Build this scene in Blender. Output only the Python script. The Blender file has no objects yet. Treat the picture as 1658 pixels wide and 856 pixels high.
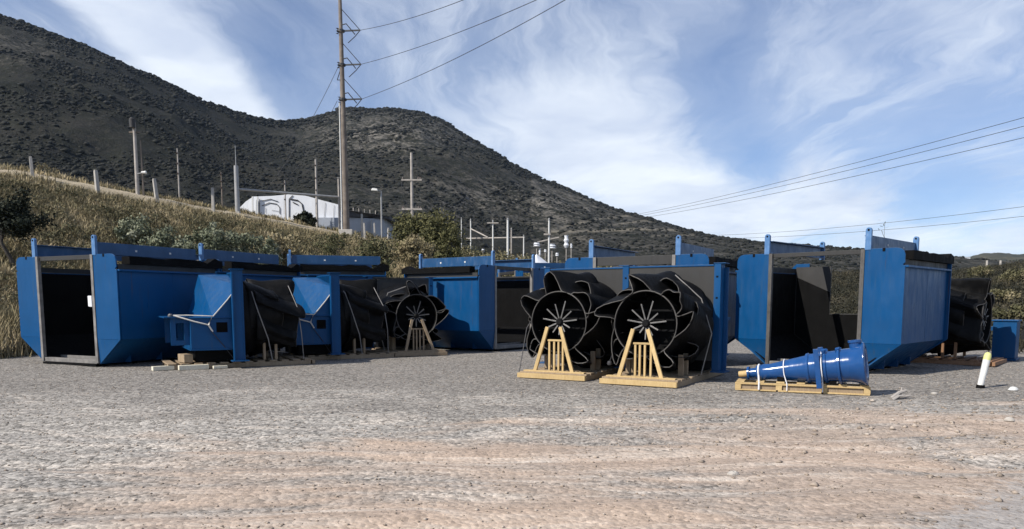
import bpy, math, random
import numpy as np
from mathutils import Vector, Matrix
random.seed(7); RNG = np.random.default_rng(11)
SC = bpy.context.scene
COL = SC.collection
R = math.radians

# ------------------------------------------------------------------ camera
EYE = 1.4; FPX = 1200.0; PITCH = R(6.0); VH = 488.0
cam = bpy.data.cameras.new('camera'); co = bpy.data.objects.new('camera', cam); COL.objects.link(co)
co.location = (0, 0, EYE); co.rotation_euler = (R(90) - PITCH, 0, 0)
cam.sensor_width = 36; cam.lens = FPX / 1658 * 36
cam.shift_y = (VH + FPX * math.tan(PITCH) - 428) / 1658
cam.clip_start = 0.1; cam.clip_end = 6000
SC.camera = co

# ------------------------------------------------------------------ world, sun, exposure
SUN_AZ = R(237); SUN_EL = R(39)       # azimuth clockwise from +Y: behind the camera, to the left
W = bpy.data.worlds.new('World'); SC.world = W; W.use_nodes = True
SC.view_settings.view_transform = 'Standard'; SC.view_settings.look = 'None'
SC.view_settings.gamma = 1; SC.view_settings.exposure = 0.3


class NT:
    """small helper for writing node trees"""
    def __init__(s, tree):
        s.t = tree; s.n = tree.nodes; s.l = tree.links
    def new(s, kind, **kw):
        nd = s.n.new(kind)
        for k, v in kw.items(): setattr(nd, k, v)
        return nd
    def put(s, sock, val):
        if hasattr(val, 'links') or isinstance(val, bpy.types.NodeSocket): s.l.new(val, sock)
        else:
            try: sock.default_value = val
            except Exception: sock.default_value = tuple(val) + (1,)
    def math(s, op, a, b=None, c=None, clamp=False):
        nd = s.new('ShaderNodeMath', operation=op, use_clamp=clamp)
        s.put(nd.inputs[0], a)
        if b is not None: s.put(nd.inputs[1], b)
        if c is not None: s.put(nd.inputs[2], c)
        return nd.outputs[0]
    def vmath(s, op, a, b=None):
        nd = s.new('ShaderNodeVectorMath', operation=op); s.put(nd.inputs[0], a)
        if b is not None: s.put(nd.inputs[1], b)
        return nd.outputs[0]
    def noise(s, vec, scale, detail=4, rough=.55, dist=0, lac=2.0):
        nd = s.new('ShaderNodeTexNoise'); s.put(nd.inputs['Vector'], vec)
        nd.inputs['Scale'].default_value = scale; nd.inputs['Detail'].default_value = detail
        nd.inputs['Roughness'].default_value = rough; nd.inputs['Distortion'].default_value = dist
        nd.inputs['Lacunarity'].default_value = lac
        return nd.outputs['Fac']
    def voro(s, vec, scale, feature='F1', out='Distance', rnd=1):
        nd = s.new('ShaderNodeTexVoronoi', feature=feature); s.put(nd.inputs['Vector'], vec)
        nd.inputs['Scale'].default_value = scale; nd.inputs['Randomness'].default_value = rnd
        return nd.outputs[out]
    def ramp(s, fac, stops):
        nd = s.new('ShaderNodeValToRGB'); s.put(nd.inputs[0], fac)
        el = nd.color_ramp.elements
        while len(el) > len(stops): el.remove(el[-1])
        while len(el) < len(stops): el.new(0.5)
        for e, (p, c) in zip(el, stops):
            e.position = p; e.color = (c, c, c, 1) if isinstance(c, (int, float)) else tuple(c) + (1,)
        return nd.outputs[0]
    def mr(s, v, a, b, c=0., d=1., smooth=False):
        nd = s.new('ShaderNodeMapRange'); s.put(nd.inputs[0], v)
        if smooth: nd.interpolation_type = 'SMOOTHSTEP'
        for i, x in enumerate((a, b, c, d)): nd.inputs[1 + i].default_value = x
        return nd.outputs[0]
    def mix(s, fac, a, b, mode='MIX'):
        nd = s.new('ShaderNodeMix', data_type='RGBA', blend_type=mode)
        s.put(nd.inputs[0], fac); s.put(nd.inputs[6], a); s.put(nd.inputs[7], b)
        return nd.outputs[2]
    def bump(s, h, strength, dist):
        nd = s.new('ShaderNodeBump'); nd.inputs['Strength'].default_value = strength
        nd.inputs['Distance'].default_value = dist; s.put(nd.inputs['Height'], h)
        return nd.outputs[0]
    def mapping(s, vec, scale=(1, 1, 1), rot=(0, 0, 0), loc=(0, 0, 0)):
        nd = s.new('ShaderNodeMapping'); s.put(nd.inputs[0], vec)
        nd.inputs[1].default_value = loc; nd.inputs[2].default_value = rot; nd.inputs[3].default_value = scale
        return nd.outputs[0]


def build_world():
    t = NT(W.node_tree); t.n.clear()
    out = t.new('ShaderNodeOutputWorld'); bg = t.new('ShaderNodeBackground')
    t.l.new(bg.outputs[0], out.inputs[0])
    sky = t.new('ShaderNodeTexSky', sky_type='NISHITA', sun_disc=False, sun_elevation=SUN_EL, sun_rotation=SUN_AZ)
    sky.altitude = 1900; sky.air_density = 1.0; sky.dust_density = 0.6; sky.ozone_density = 2.2
    d = t.new('ShaderNodeTexCoord').outputs['Generated']
    sx = t.new('ShaderNodeSeparateXYZ'); t.l.new(d, sx.inputs[0])
    x, y, z = sx.outputs
    # a high cloud sheet: project the view direction on a curved layer overhead
    zz = t.math('ADD', t.math('MAXIMUM', z, 0.0), 0.16)
    cx = t.math('DIVIDE', x, zz); cy = t.math('DIVIDE', y, zz)
    cb = t.new('ShaderNodeCombineXYZ'); t.l.new(cx, cb.inputs[0]); t.l.new(cy, cb.inputs[1])
    P = cb.outputs[0]
    warp = t.new('ShaderNodeTexNoise'); t.put(warp.inputs['Vector'], P); warp.inputs['Scale'].default_value = .8; warp.inputs['Detail'].default_value = 5
    wv = t.vmath('SUBTRACT', warp.outputs['Color'], (.5, .5, .5))
    wsc = t.new('ShaderNodeVectorMath', operation='SCALE'); t.put(wsc.inputs[0], wv); wsc.inputs['Scale'].default_value = 1.1
    P2 = t.vmath('ADD', P, wsc.outputs[0])
    big = t.noise(t.mapping(P2, (.9, .55, 1), (0, 0, R(18)), (3.1, 1.7, 0)), .85, 5, .5)
    fib = t.noise(t.mapping(P2, (2.6, .5, 1), (0, 0, R(30)), (0.4, 5.2, 0)), 1.25, 8, .62, .5)
    fine = t.noise(t.mapping(P2, (3.4, .9, 1), (0, 0, R(-25)), (8.3, 2.2, 0)), 2.4, 8, .66, .4)
    # where the cloud lies thicker or thinner, by azimuth and elevation (tan units)
    az = t.math('ARCTAN2', x, y)
    el = t.math('ARCSINE', z)
    def blob(u, v, su, sv, amp, rot=0):
        a0 = math.atan((u - 829) / FPX); e0 = math.atan((VH - v) / FPX * math.cos(a0))
        da = t.math('SUBTRACT', az, a0); de = t.math('SUBTRACT', el, e0)
        c, s = math.cos(R(rot)), math.sin(R(rot))
        p = t.math('DIVIDE', t.math('ADD', t.math('MULTIPLY', da, c), t.math('MULTIPLY', de, s)), su / FPX)
        q = t.math('DIVIDE', t.math('SUBTRACT', t.math('MULTIPLY', de, c), t.math('MULTIPLY', da, s)), sv / FPX)
        g = t.math('EXPONENT', t.math('MULTIPLY', t.math('ADD', t.math('MULTIPLY', p, p), t.math('MULTIPLY', q, q)), -1.0))
        return t.math('MULTIPLY', g, amp)
    tot = None
    for b in CLOUDS:
        g = blob(*b); tot = g if tot is None else t.math('ADD', tot, g)
    dens = t.math('ADD', t.math('MULTIPLY', big, .28), t.math('MULTIPLY', fib, .95))
    dens = t.math('ADD', dens, t.math('MULTIPLY', fine, .38))
    dens = t.math('ADD', dens, tot)
    cov = t.mr(dens, .50, 1.22, 0, 1, True)
    veil = t.mr(dens, .15, .95, 0, .34, True)
    cov = t.math('MAXIMUM', cov, veil)
    skyc = t.mix(1.0, sky.outputs[0], SKY_TINT, 'MULTIPLY')
    shade = t.noise(t.mapping(P2, (1, 1, 1), (0, 0, 0), (5, 9, 0)), 1.7, 5, .55)
    ccol = t.mix(t.mr(shade, .35, .68), (5.8, 6.5, 7.8), (8.6, 9.1, 9.6))
    ccol = t.mix(t.mr(el, .30, .75), ccol, (4.9, 5.4, 6.7))
    colr = t.mix(t.math('MULTIPLY', cov, .93), skyc, ccol)
    t.l.new(colr, bg.inputs[0]); bg.inputs[1].default_value = SKY_STRENGTH

SKY_STRENGTH = 0.1
SKY_TINT = (.80, .88, 1.02)
CLOUDS = [  # u, v, spread, spread, amount, turn
    (230, 75, 320, 60, .26, -35), (330, 120, 140, 45, .20, -40), (390, 165, 60, 40, .2, -45), (470, 90, 70, 110, -.34, 0), (70, 10, 60, 25, -.1, 0),
    (760, 150, 260, 60, -.20, 12), (820, 190, 260, 70, .30, -15), (1000, 290, 200, 70, .42, -20), (1180, 350, 150, 45, .30, 0),
    (1140, 120, 130, 60, -.26, -40), (1200, 260, 90, 50, -.36, -30), (120, 45, 90, 18, -.22, -32), (1310, 280, 110, 40, .22, -50), (1500, 320, 120, 60, -.30, 20), (1330, 330, 160, 50, .16, -15), (1620, 370, 80, 40, .14, 0),
    (1460, 385, 70, 40, .25, 0), (1600, 290, 40, 60, .18, 50), (1500, 70, 260, 110, .05, 0), (1050, 70, 90, 120, .2, -40)]
build_world()
sl = bpy.data.lights.new('sun', 'SUN'); so = bpy.data.objects.new('sun', sl); COL.objects.link(so)
sl.energy = 4.9; sl.angle = R(.53); sl.color = (1, .94, .85)
sd = Vector((math.sin(SUN_AZ) * math.cos(SUN_EL), math.cos(SUN_AZ) * math.cos(SUN_EL), math.sin(SUN_EL)))
so.rotation_euler = (-sd).to_track_quat('-Z', 'Y').to_euler(); so.location = sd * 60

# ------------------------------------------------------------------ materials
MAT = {}
def material(name, rough=.6, metal=0., spec=.5):
    m = bpy.data.materials.new(name); m.use_nodes = True
    t = NT(m.node_tree); b = m.node_tree.nodes['Principled BSDF']
    b.inputs['Roughness'].default_value = rough; b.inputs['Metallic'].default_value = metal
    b.inputs['Specular IOR Level'].default_value = spec
    MAT[name] = m
    return m, t, b

def worn(name, col, rough=.5, dust=(.30, .27, .23), dust_amt=.25, var=.15, scale=3., metal=0., spec=.5, bump=.0, bscale=40, rvar=.15, low=0.0):
    """paint / rubber / metal with blotches, dust and scratches"""
    m, t, b = material(name, rough, metal, spec)
    P = t.new('ShaderNodeTexCoord').outputs['Object']
    n1 = t.noise(P, scale, 6, .6); n2 = t.noise(t.mapping(P, (1, 1, .25)), scale * 5, 5, .65)
    dark = tuple(c * (1 - var) for c in col); lite = tuple(min(1, c * (1 + var)) for c in col)
    c = t.mix(t.mr(n1, .3, .7), dark, lite)
    dm = t.mr(t.math('MULTIPLY', n1, n2), .26, .46, 0, dust_amt)
    if name == 'blue_paint':
        run = t.noise(t.mapping(P, (7, 7, .35)), 2.2, 5, .7); fade = t.noise(P, .7, 4, .5)
        c = t.mix(t.math('MULTIPLY', t.mr(run, .53, .70, 0, .5), t.mr(fade, .4, .65)), c, (.035, .075, .12))
        c = t.mix(t.math('MULTIPLY', t.mr(run, .60, .73, 0, .7), t.mr(fade, .58, .45)), c, (.055, .03, .018))
    if low:
        sp = t.new('ShaderNodeSeparateXYZ'); t.put(sp.inputs[0], P)
        g = t.mr(sp.outputs[2], .6, .0, 0, low)
        dm = t.math('ADD', dm, t.math('MULTIPLY', g, t.mr(n2, .3, .7)), clamp=True)
    c = t.mix(dm, c, dust)
    t.put(b.inputs['Base Color'], c)
    t.put(b.inputs['Roughness'], t.math('ADD', t.mr(n2, .3, .7, -rvar, rvar), rough, clamp=True))
    if bump: t.put(b.inputs['Normal'], t.bump(t.noise(P, bscale, 4, .6), bump, .01))
    return m

worn('blue_paint', (.0018, .056, .168), .42, (.04, .085, .14), .12, .10, 1.6, low=.30, bump=.08, bscale=2.5, spec=.22)
worn('blue_gloss', (.009, .06, .20), .16, (.25, .25, .25), .05, .12, 4., rvar=.06)
worn('blue_beam', (.005, .054, .15), .42, (.2, .22, .25), .18, .18, 3.)
worn('pale_blue', (.06, .16, .34), .5, (.4, .42, .45), .25, .15, 5.)
worn('black_rubber', (.0042, .0042, .0045), .75, (.03, .027, .024), .08, .25, 3., bump=.1, bscale=12, spec=.08)
worn('black_shell', (.0045, .0046, .005), .58, (.05, .046, .042), .16, .4, 5., bump=.18, bscale=7, spec=.12)
worn('grey_edge', (.17, .16, .15), .6, (.3, .27, .24), .3, .3, 6.)
worn('trim_edge', (.075, .07, .065), .6, (.02, .02, .02), .8, .4, 5.)
worn('grey_plate', (.02, .0195, .019), .6, (.07, .065, .06), .2, .12, 2.)
worn('liner_floor', (.07, .067, .062), .7, (.28, .25, .21), .6, .3, 2.5)
worn('steel', (.17, .165, .16), .45, (.12, .10, .08), .4, .25, 10., metal=.6)
worn('galvanised', (.30, .30, .30), .55, (.20, .17, .14), .3, .2, 4., metal=.2)
worn('concrete', (.38, .36, .33), .9, (.22, .2, .17), .5, .2, 5., bump=.3, bscale=30)
worn('white_wall', (.66, .68, .72), .8, (.32, .31, .3), .35, .1, .5)
worn('grey_wall', (.30, .33, .38), .8, (.25, .24, .22), .3, .15, .6)
worn('dark_roof', (.03, .03, .032), .7, (.1, .09, .08), .3, .3, 1.)
worn('white_cloth', (.70, .71, .74), .85, (.5, .48, .45), .3, .08, 2., bump=.2, bscale=6)
worn('rope', (.55, .53, .49), .9, (.3, .27, .22), .4, .2, 20.)
worn('dark_strap', (.035, .035, .04), .7)
worn('pale_strap', (.22, .21, .20), .7)
worn('cable', (.03, .033, .04), .6)
worn('insulator', (.05, .03, .025), .3)
worn('tyre', (.015, .015, .015), .8)
worn('post_white', (.62, .62, .60), .6, (.3, .27, .22), .4, .12, 8.)
worn('post_yellow', (.60, .61, .24), .55, (.45, .43, .3), .3, .12, 8.)
worn('stone_pale', (.42, .39, .35), .9, (.25, .22, .18), .5, .2, 9., bump=.4, bscale=25)
worn('pole_wood', (.17, .14, .115), .85, (.30, .27, .24), .4, .3, 2., bump=.3, bscale=20)
worn('pole_pale', (.36, .33, .30), .85, (.2, .18, .16), .4, .3, 2.)

def wood(name, c1, c2):
    m, t, b = material(name, .75, 0, .3)
    P = t.new('ShaderNodeTexCoord').outputs['Object']
    rnd = t.new('ShaderNodeObjectInfo').outputs['Random']
    off = t.new('ShaderNodeCombineXYZ'); t.put(off.inputs[0], t.math('MULTIPLY', rnd, 37.0)); t.put(off.inputs[2], t.math('MULTIPLY', rnd, 11.0))
    Q = t.vmath('ADD', P, off.outputs[0])
    g = t.noise(t.mapping(Q, (9, 9, 1.6)), 3., 6, .65, 1.2)
    st = t.noise(Q, 2.6, 5, .6)
    c = t.mix(t.mr(g, .3, .7), c1, c2)
    c = t.mix(t.mr(st, .55, .75, 0, .55), c, tuple(x * .45 for x in c1))
    c = t.mix(t.mr(rnd, 0, 1, 0, .35), c, tuple(x * .7 for x in c1))
    t.put(b.inputs['Base Color'], c); t.put(b.inputs['Normal'], t.bump(g, .25, .006))
wood('new_wood', (.46, .32, .145), (.60, .45, .23))
wood('old_wood', (.24, .175, .11), (.37, .29, .20))
wood('red_wood', (.20, .105, .055), (.30, .175, .10))
wood('pale_wood', (.62, .57, .44), (.74, .70, .58))

def foliage(name, cols, rough=.75):
    m, t, b = material(name, rough, 0, .2)
    P = t.new('ShaderNodeTexCoord').outputs['Object']
    a = t.new('ShaderNodeAttribute', attribute_name='tint'); 
    n = t.noise(P, .35, 4, .6)
    f = t.math('ADD', t.math('MULTIPLY', a.outputs['Fac'], .75), t.mr(n, .32, .68, -.3, .5), clamp=True)
    k = len(cols)
    t.put(b.inputs['Base Color'], t.ramp(f, [(i / max(1, k - 1), c) for i, c in enumerate(cols)]))
foliage('dry_grass', [(.10, .088, .048), (.195, .165, .092), (.31, .255, .15), (.46, .375, .24)])
foliage('brush', [(.045, .046, .022), (.095, .09, .045), (.165, .145, .08), (.28, .235, .145)])
foliage('slope_cover', [(.014, .015, .010), (.028, .028, .018), (.05, .046, .03), (.095, .08, .052)])
foliage('grey_shrub', [(.05, .06, .035), (.13, .145, .09), (.23, .24, .165), (.36, .36, .27)])
foliage('olive_crown', [(.035, .038, .016), (.075, .075, .03), (.125, .118, .05), (.19, .17, .08)])
foliage('dark_crown', [(.007, .009, .005), (.016, .020, .011), (.03, .035, .02), (.045, .05, .03)])
foliage('thin_crown', [(.04, .045, .02), (.075, .078, .035), (.12, .11, .06), (.19, .16, .09)])
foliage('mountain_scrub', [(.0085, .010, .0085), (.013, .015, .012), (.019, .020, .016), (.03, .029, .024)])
worn('bark', (.05, .042, .034), .9, (.1, .09, .08), .3, .3, 6.)

# ------------------------------------------------------------------ mesh helpers
def link(o, parent=None):
    COL.objects.link(o)
    if parent: o.parent = parent
    return o

class MB:
    def __init__(s): s.v = []; s.f = []
    def hexa(s, p):
        """8 points: bottom ring 0-3 counter-clockwise, top ring 4-7"""
        i = len(s.v); s.v += [tuple(q) for q in p]
        s.f += [tuple(i + k for k in q) for q in ((3, 2, 1, 0), (4, 5, 6, 7), (0, 1, 5, 4), (1, 2, 6, 5), (2, 3, 7, 6), (3, 0, 4, 7))]
        return s
    def box(s, x0, x1, y0, y1, z0, z1):
        return s.hexa([(x0, y0, z0), (x1, y0, z0), (x1, y1, z0), (x0, y1, z0), (x0, y0, z1), (x1, y0, z1), (x1, y1, z1), (x0, y1, z1)])
    def bar(s, a, b, w, h, up=(0, 0, 1)):
        a = Vector(a); b = Vector(b); d = (b - a).normalized(); up = Vector(up)
        if abs(d.dot(up)) > .98: up = Vector((1, 0, 0))
        sd = d.cross(up).normalized() * (w / 2); un = sd.cross(d).normalized() * (h / 2)
        return s.hexa([a - sd - un, a + sd - un, b + sd - un, b - sd - un, a - sd + un, a + sd + un, b + sd + un, b - sd + un])
    def prism(s, pts, off):
        """closed outline of 3-D points pushed along off"""
        i = len(s.v); n = len(pts); off = Vector(off)
        s.v += [tuple(p) for p in pts] + [tuple(Vector(p) + off) for p in pts]
        s.f += [tuple(range(i + n - 1, i - 1, -1)), tuple(range(i + n, i + 2 * n))]
        s.f += [(i + k, i + (k + 1) % n, i + n + (k + 1) % n, i + n + k) for k in range(n)]
        return s
    def tube(s, pts, r, n=8, caps=True):
        pts = [Vector(p) for p in pts]; m = len(pts)
        rr = r if isinstance(r, (list, tuple)) else [r] * m
        i0 = len(s.v); up = Vector((0, 0, 1))
        for k, p in enumerate(pts):
            d = (pts[min(k + 1, m - 1)] - pts[max(k - 1, 0)]).normalized()
            if abs(d.dot(up)) > .95: up = Vector((1, 0, 0)) if abs(d.x) < .9 else Vector((0, 1, 0))
            a = d.cross(up).normalized(); b = d.cross(a).normalized()
            for q in range(n):
                t = 2 * math.pi * q / n
                s.v.append(tuple(p + (a * math.cos(t) + b * math.sin(t)) * rr[k]))
        for k in range(m - 1):
            for q in range(n):
                a = i0 + k * n + q; b = i0 + k * n + (q + 1) % n
                s.f.append((a, b, b + n, a + n))
        if caps:
            s.f.append(tuple(i0 + q for q in range(n - 1, -1, -1))); s.f.append(tuple(i0 + (m - 1) * n + q for q in range(n)))
        return s
    def lathe(s, prof, o, ax, n=32, wob=None):
        """prof: (distance along axis, radius)"""
        o = Vector(o); ax = Vector(ax).normalized(); up = Vector((0, 0, 1)) if abs(ax.z) < .9 else Vector((1, 0, 0))
        a = ax.cross(up).normalized(); b = a.cross(ax).normalized(); i0 = len(s.v)
        for (d, r) in prof:
            for q in range(n):
                t = 2 * math.pi * q / n
                s.v.append(tuple(o + ax * d + (a * math.cos(t) + b * math.sin(t)) * r))
        for k in range(len(prof) - 1):
            for q in range(n):
                p = i0 + k * n + q; w = i0 + k * n + (q + 1) % n
                s.f.append((p, w, w + n, p + n))
        return s
    def poly(s, pts):
        i = len(s.v); s.v += [tuple(p) for p in pts]; s.f.append(tuple(range(i, i + len(pts)))); return s
    def build(s, name, mat, parent=None, bevel=0., smooth=False, solid=0., loc=None):
        me = bpy.data.meshes.new(name); me.from_pydata(s.v, [], s.f); me.validate(); me.update()
        me.materials.append(MAT[mat])
        o = link(bpy.data.objects.new(name, me), parent)
        if loc: o.location = loc
        if solid:
            md = o.modifiers.new('solid', 'SOLIDIFY'); md.thickness = solid; md.offset = 0
        if bevel:
            md = o.modifiers.new('bevel', 'BEVEL'); md.width = bevel; md.segments = 2; md.limit_method = 'ANGLE'; md.angle_limit = R(40)
        if smooth:
            me.polygons.foreach_set('use_smooth', [True] * len(me.polygons))
            me.set_sharp_from_angle(angle=R(38))
        return o

def tag(o, label=None, cat=None, group=None, kind=None):
    if label: o['label'] = label
    if cat: o['category'] = cat
    if group: o['group'] = group
    if kind: o['kind'] = kind
    return o
def thing(name, loc, rz, label, cat, group=None):
    o = bpy.data.objects.new(name, None); COL.objects.link(o); o.empty_display_size = .3
    o.location = loc; o.rotation_euler = (0, 0, rz)
    return tag(o, label, cat, group)
def kids(o): return [c for c in bpy.data.objects if c.parent == o]
def copy_tree(o, label=None, loc=None, rz=None, parent=None):
    c = o.copy(); COL.objects.link(c)
    if parent: c.parent = parent
    if label: c['label'] = label
    if loc is not None: c.location = loc
    if rz is not None: c.rotation_euler = (0, 0, rz)
    for ch in kids(o): copy_tree(ch, parent=c)
    return c
def np_mesh(name, V, F, mat, parent=None, tint=None, smooth=False):
    """V (n,3), F (m,3 or 4) numpy; tint: one value per face"""
    me = bpy.data.meshes.new(name); k = F.shape[1]
    me.vertices.add(len(V)); me.vertices.foreach_set('co', np.ascontiguousarray(V, dtype=np.float32).ravel())
    me.loops.add(F.size); me.loops.foreach_set('vertex_index', np.ascontiguousarray(F, dtype=np.int32).ravel())
    me.polygons.add(len(F)); me.polygons.foreach_set('loop_start', np.arange(0, F.size, k, dtype=np.int32))
    me.update(calc_edges=True)
    if tint is not None:
        at = me.attributes.new('tint', 'FLOAT', 'FACE'); at.data.foreach_set('value', np.ascontiguousarray(tint, dtype=np.float32))
    if smooth: me.polygons.foreach_set('use_smooth', np.ones(len(F), dtype=bool))
    me.materials.append(MAT[mat])
    return link(bpy.data.objects.new(name, me), parent)
def at(u, v, D):
    """where the photograph's pixel lies at ground distance D (metres ahead)"""
    dy = -(v - (VH + FPX * math.tan(PITCH))) / FPX
    yy = math.cos(PITCH) + dy * math.sin(PITCH); zz = -math.sin(PITCH) + dy * math.cos(PITCH)
    return Vector(((u - 829) / FPX / yy * D, D, EYE + zz / yy * D))

# value noise for terrain
_perm = RNG.random((256, 256))
def vnoise(x, y):
    xi = np.floor(x).astype(int); yi = np.floor(y).astype(int); fx = x - xi; fy = y - yi
    fx = fx * fx * (3 - 2 * fx); fy = fy * fy * (3 - 2 * fy)
    g = lambda a, b: _perm[a % 256, b % 256]
    return (g(xi, yi) * (1 - fx) + g(xi + 1, yi) * fx) * (1 - fy) + (g(xi, yi + 1) * (1 - fx) + g(xi + 1, yi + 1) * fx) * fy
def fbm(x, y, o=4, g=.5):
    s = 0; a = 1; t = 0
    for k in range(o):
        s = s + a * vnoise(x * 2 ** k + 17 * k, y * 2 ** k + 31 * k); t += a; a *= g
    return s / t - .5
def sstep(a, b, x):
    t = np.clip((x - a) / (b - a), 0, 1); return t * t * (3 - 2 * t)

# ------------------------------------------------------------------ the ground of the yard
def yard_z(x, y):
    r = np.hypot(x, y)
    z = .012 * fbm(x * .9, y * 2.2, 3) + .012 * fbm(x * 5, y * 6, 3)
    # wheel tracks sweeping across the front
    c = y + .035 * x * x * .3 - .12 * x + .5 * fbm(x * .12 + 9, y * .1, 2)
    z = z + .012 * np.sin(c * 3.1) * sstep(.42, .6, vnoise(x * .15 + 5, c * .8)) 
    for k0, sl, cv, wd in ((7.2, .10, .012, .16), (6.45, .10, .012, .18), (8.6, .02, -.008, .15), (5.2, .16, .02, .2), (4.4, .16, .02, .2)):
        dd = (y - (k0 + sl * x + cv * x * x)) / wd; z = z - .022 * np.exp(-dd * dd) * (.4 + vnoise(x * .6 + k0, y * .3)) + .014 * np.exp(-(np.abs(dd) - 1.7) ** 2 * 2) * vnoise(x * 1.5 + k0, y)
    z = z + .035 * np.clip(fbm(x * 2.2 + 40, y * 3.0, 4), 0, 1) * np.exp(-((x - 4.2) / 2.2) ** 2 - ((y - 7.6) / 1.6) ** 2) * 2.5
    return z * np.clip(1.4 - r / 60, .15, 1)
def ground():
    m, t, b = material('gravel_ground', .95, 0, .2)
    P = t.new('ShaderNodeTexCoord').outputs['Object']
    sp = t.new('ShaderNodeSeparateXYZ'); t.put(sp.inputs[0], P)
    grit = t.voro(P, 26, 'F1', 'Color'); gs = t.new('ShaderNodeSeparateColor'); t.put(gs.inputs[0], grit)
    grit2 = t.voro(P, 60, 'F1', 'Color'); gs2 = t.new('ShaderNodeSeparateColor'); t.put(gs2.inputs[0], grit2)
    n1 = t.noise(P, 9, 6, .7); n2 = t.noise(P, .33, 5, .6)
    wp = t.new('ShaderNodeTexNoise'); t.put(wp.inputs['Vector'], P); wp.inputs['Scale'].default_value = .22; wp.inputs['Detail'].default_value = 2
    wp2 = t.new('ShaderNodeVectorMath', operation='SCALE'); t.put(wp2.inputs[0], wp.outputs['Color']); wp2.inputs['Scale'].default_value = 2.6
    PW = t.vmath('ADD', P, wp2.outputs[0])
    sw = t.mapping(PW, (.18, 1.0, 1), (0, 0, R(10)))
    streak = t.noise(sw, 1.5, 7, .62, .6); streak2 = t.noise(t.mapping(PW, (.3, 2.0, 1), (0, 0, R(4)), (4, 4, 0)), 2.2, 6, .65, .4)
    # brown earth shows in the driven part to the right, grey stone elsewhere
    dx = t.math('DIVIDE', t.math('SUBTRACT', sp.outputs[0], 2.6), 6.2); dy = t.math('DIVIDE', t.math('SUBTRACT', t.math('SUBTRACT', sp.outputs[1], t.math('MULTIPLY', sp.outputs[0], .22)), 5.6), 3.2)
    d2 = t.math('ADD', t.math('MULTIPLY', dx, dx), t.math('MULTIPLY', dy, dy))
    earth = t.math('ADD', t.math('SUBTRACT', 1.1, d2), t.math('ADD', t.mr(streak, .3, .7, -1.0, 1.0), t.mr(t.noise(P, .55, 4, .55), .3, .7, -.8, .8)))
    earth = t.math('ADD', t.mr(earth, -.4, 1.2, 0, .95, True), t.mr(streak2, .52, .75, 0, .35), clamp=True)
    grey = t.mix(t.mr(n2, .35, .65), (.275, .256, .226), (.385, .358, .318))
    brown = t.mix(t.mr(streak2, .3, .7), (.385, .29, .22), (.52, .41, .32))
    c = t.mix(earth, grey, brown)
    c = t.mix(t.mr(streak, .35, .68, .42, 0), c, (.19, .178, .168))
    c = t.mix(t.mr(streak2, .52, .70, 0, .75), c, (.53, .475, .41))
    sc = t.math('SUBTRACT', .9, t.math('MULTIPLY', earth, .6))
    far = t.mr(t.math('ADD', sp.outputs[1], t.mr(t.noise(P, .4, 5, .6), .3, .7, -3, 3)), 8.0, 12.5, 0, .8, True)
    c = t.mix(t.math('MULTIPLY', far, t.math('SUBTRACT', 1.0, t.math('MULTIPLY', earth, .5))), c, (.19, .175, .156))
    road = t.math('SUBTRACT', t.math('MULTIPLY', t.math('SUBTRACT', sp.outputs[0], 2.5), .845), t.math('SUBTRACT', sp.outputs[1], 4.5))
    road = t.mr(t.math('ADD', road, t.mr(n1, .3, .7, -.35, .35)), -.15, .3, 0, .85, True)
    c = t.mix(road, c, t.mix(t.mr(n1, .3, .7), (.30, .28, .262), (.36, .338, .315)))
    sc = t.math('MULTIPLY', sc, t.math('SUBTRACT', 1.0, t.math('MULTIPLY', road, .6)))
    k = t.math('ADD', t.math('MULTIPLY', t.mr(gs.outputs[0], 0, 1, -.55, .55), sc), t.math('MULTIPLY', t.mr(gs2.outputs[0], 0, 1, -.4, .4), sc))
    k = t.math('ADD', k, t.math('MULTIPLY', t.mr(n1, .3, .7, -.34, .34), sc))
    k = t.math('ADD', 1.0, k)
    vm = t.new('ShaderNodeVectorMath', operation='SCALE'); t.put(vm.inputs[0], c); t.put(vm.inputs['Scale'], t.math('MAXIMUM', k, .25))
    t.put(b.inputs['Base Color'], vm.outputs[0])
    h = t.math('ADD', t.math('MULTIPLY', t.math('SUBTRACT', 1, t.voro(P, 26)), .6), t.math('ADD', n1, t.math('MULTIPLY', gs.outputs[1], .4)))
    t.put(b.inputs['Normal'], t.bump(h, .4, .03))
    # polar sheet: fine in front of the lens, coarse all round
    A = np.concatenate([np.linspace(-180, -45, 40, endpoint=False), np.linspace(-45, 45, 460, endpoint=False), np.linspace(45, 180, 41)])
    Rr = np.concatenate([np.linspace(.4, 3, 12, endpoint=False), np.geomspace(3, 40, 320, endpoint=False), np.geomspace(40, 2500, 20)])
    a, r = np.meshgrid(np.radians(A), Rr)
    x = r * np.sin(a); y = r * np.cos(a); z = yard_z(x, y)
    z[-1] -= 0
    V = np.stack([x, y, z], -1).reshape(-1, 3); nc = len(A)
    i, j = np.meshgrid(np.arange(len(Rr) - 1), np.arange(nc - 1), indexing='ij'); q = (i * nc + j).ravel()
    F = np.stack([q, q + 1, q + nc + 1, q + nc], -1)
    n0 = len(V); V = np.vstack([V, [[0, 0, 0]]])
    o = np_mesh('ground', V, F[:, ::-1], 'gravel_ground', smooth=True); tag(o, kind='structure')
ground()

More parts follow.
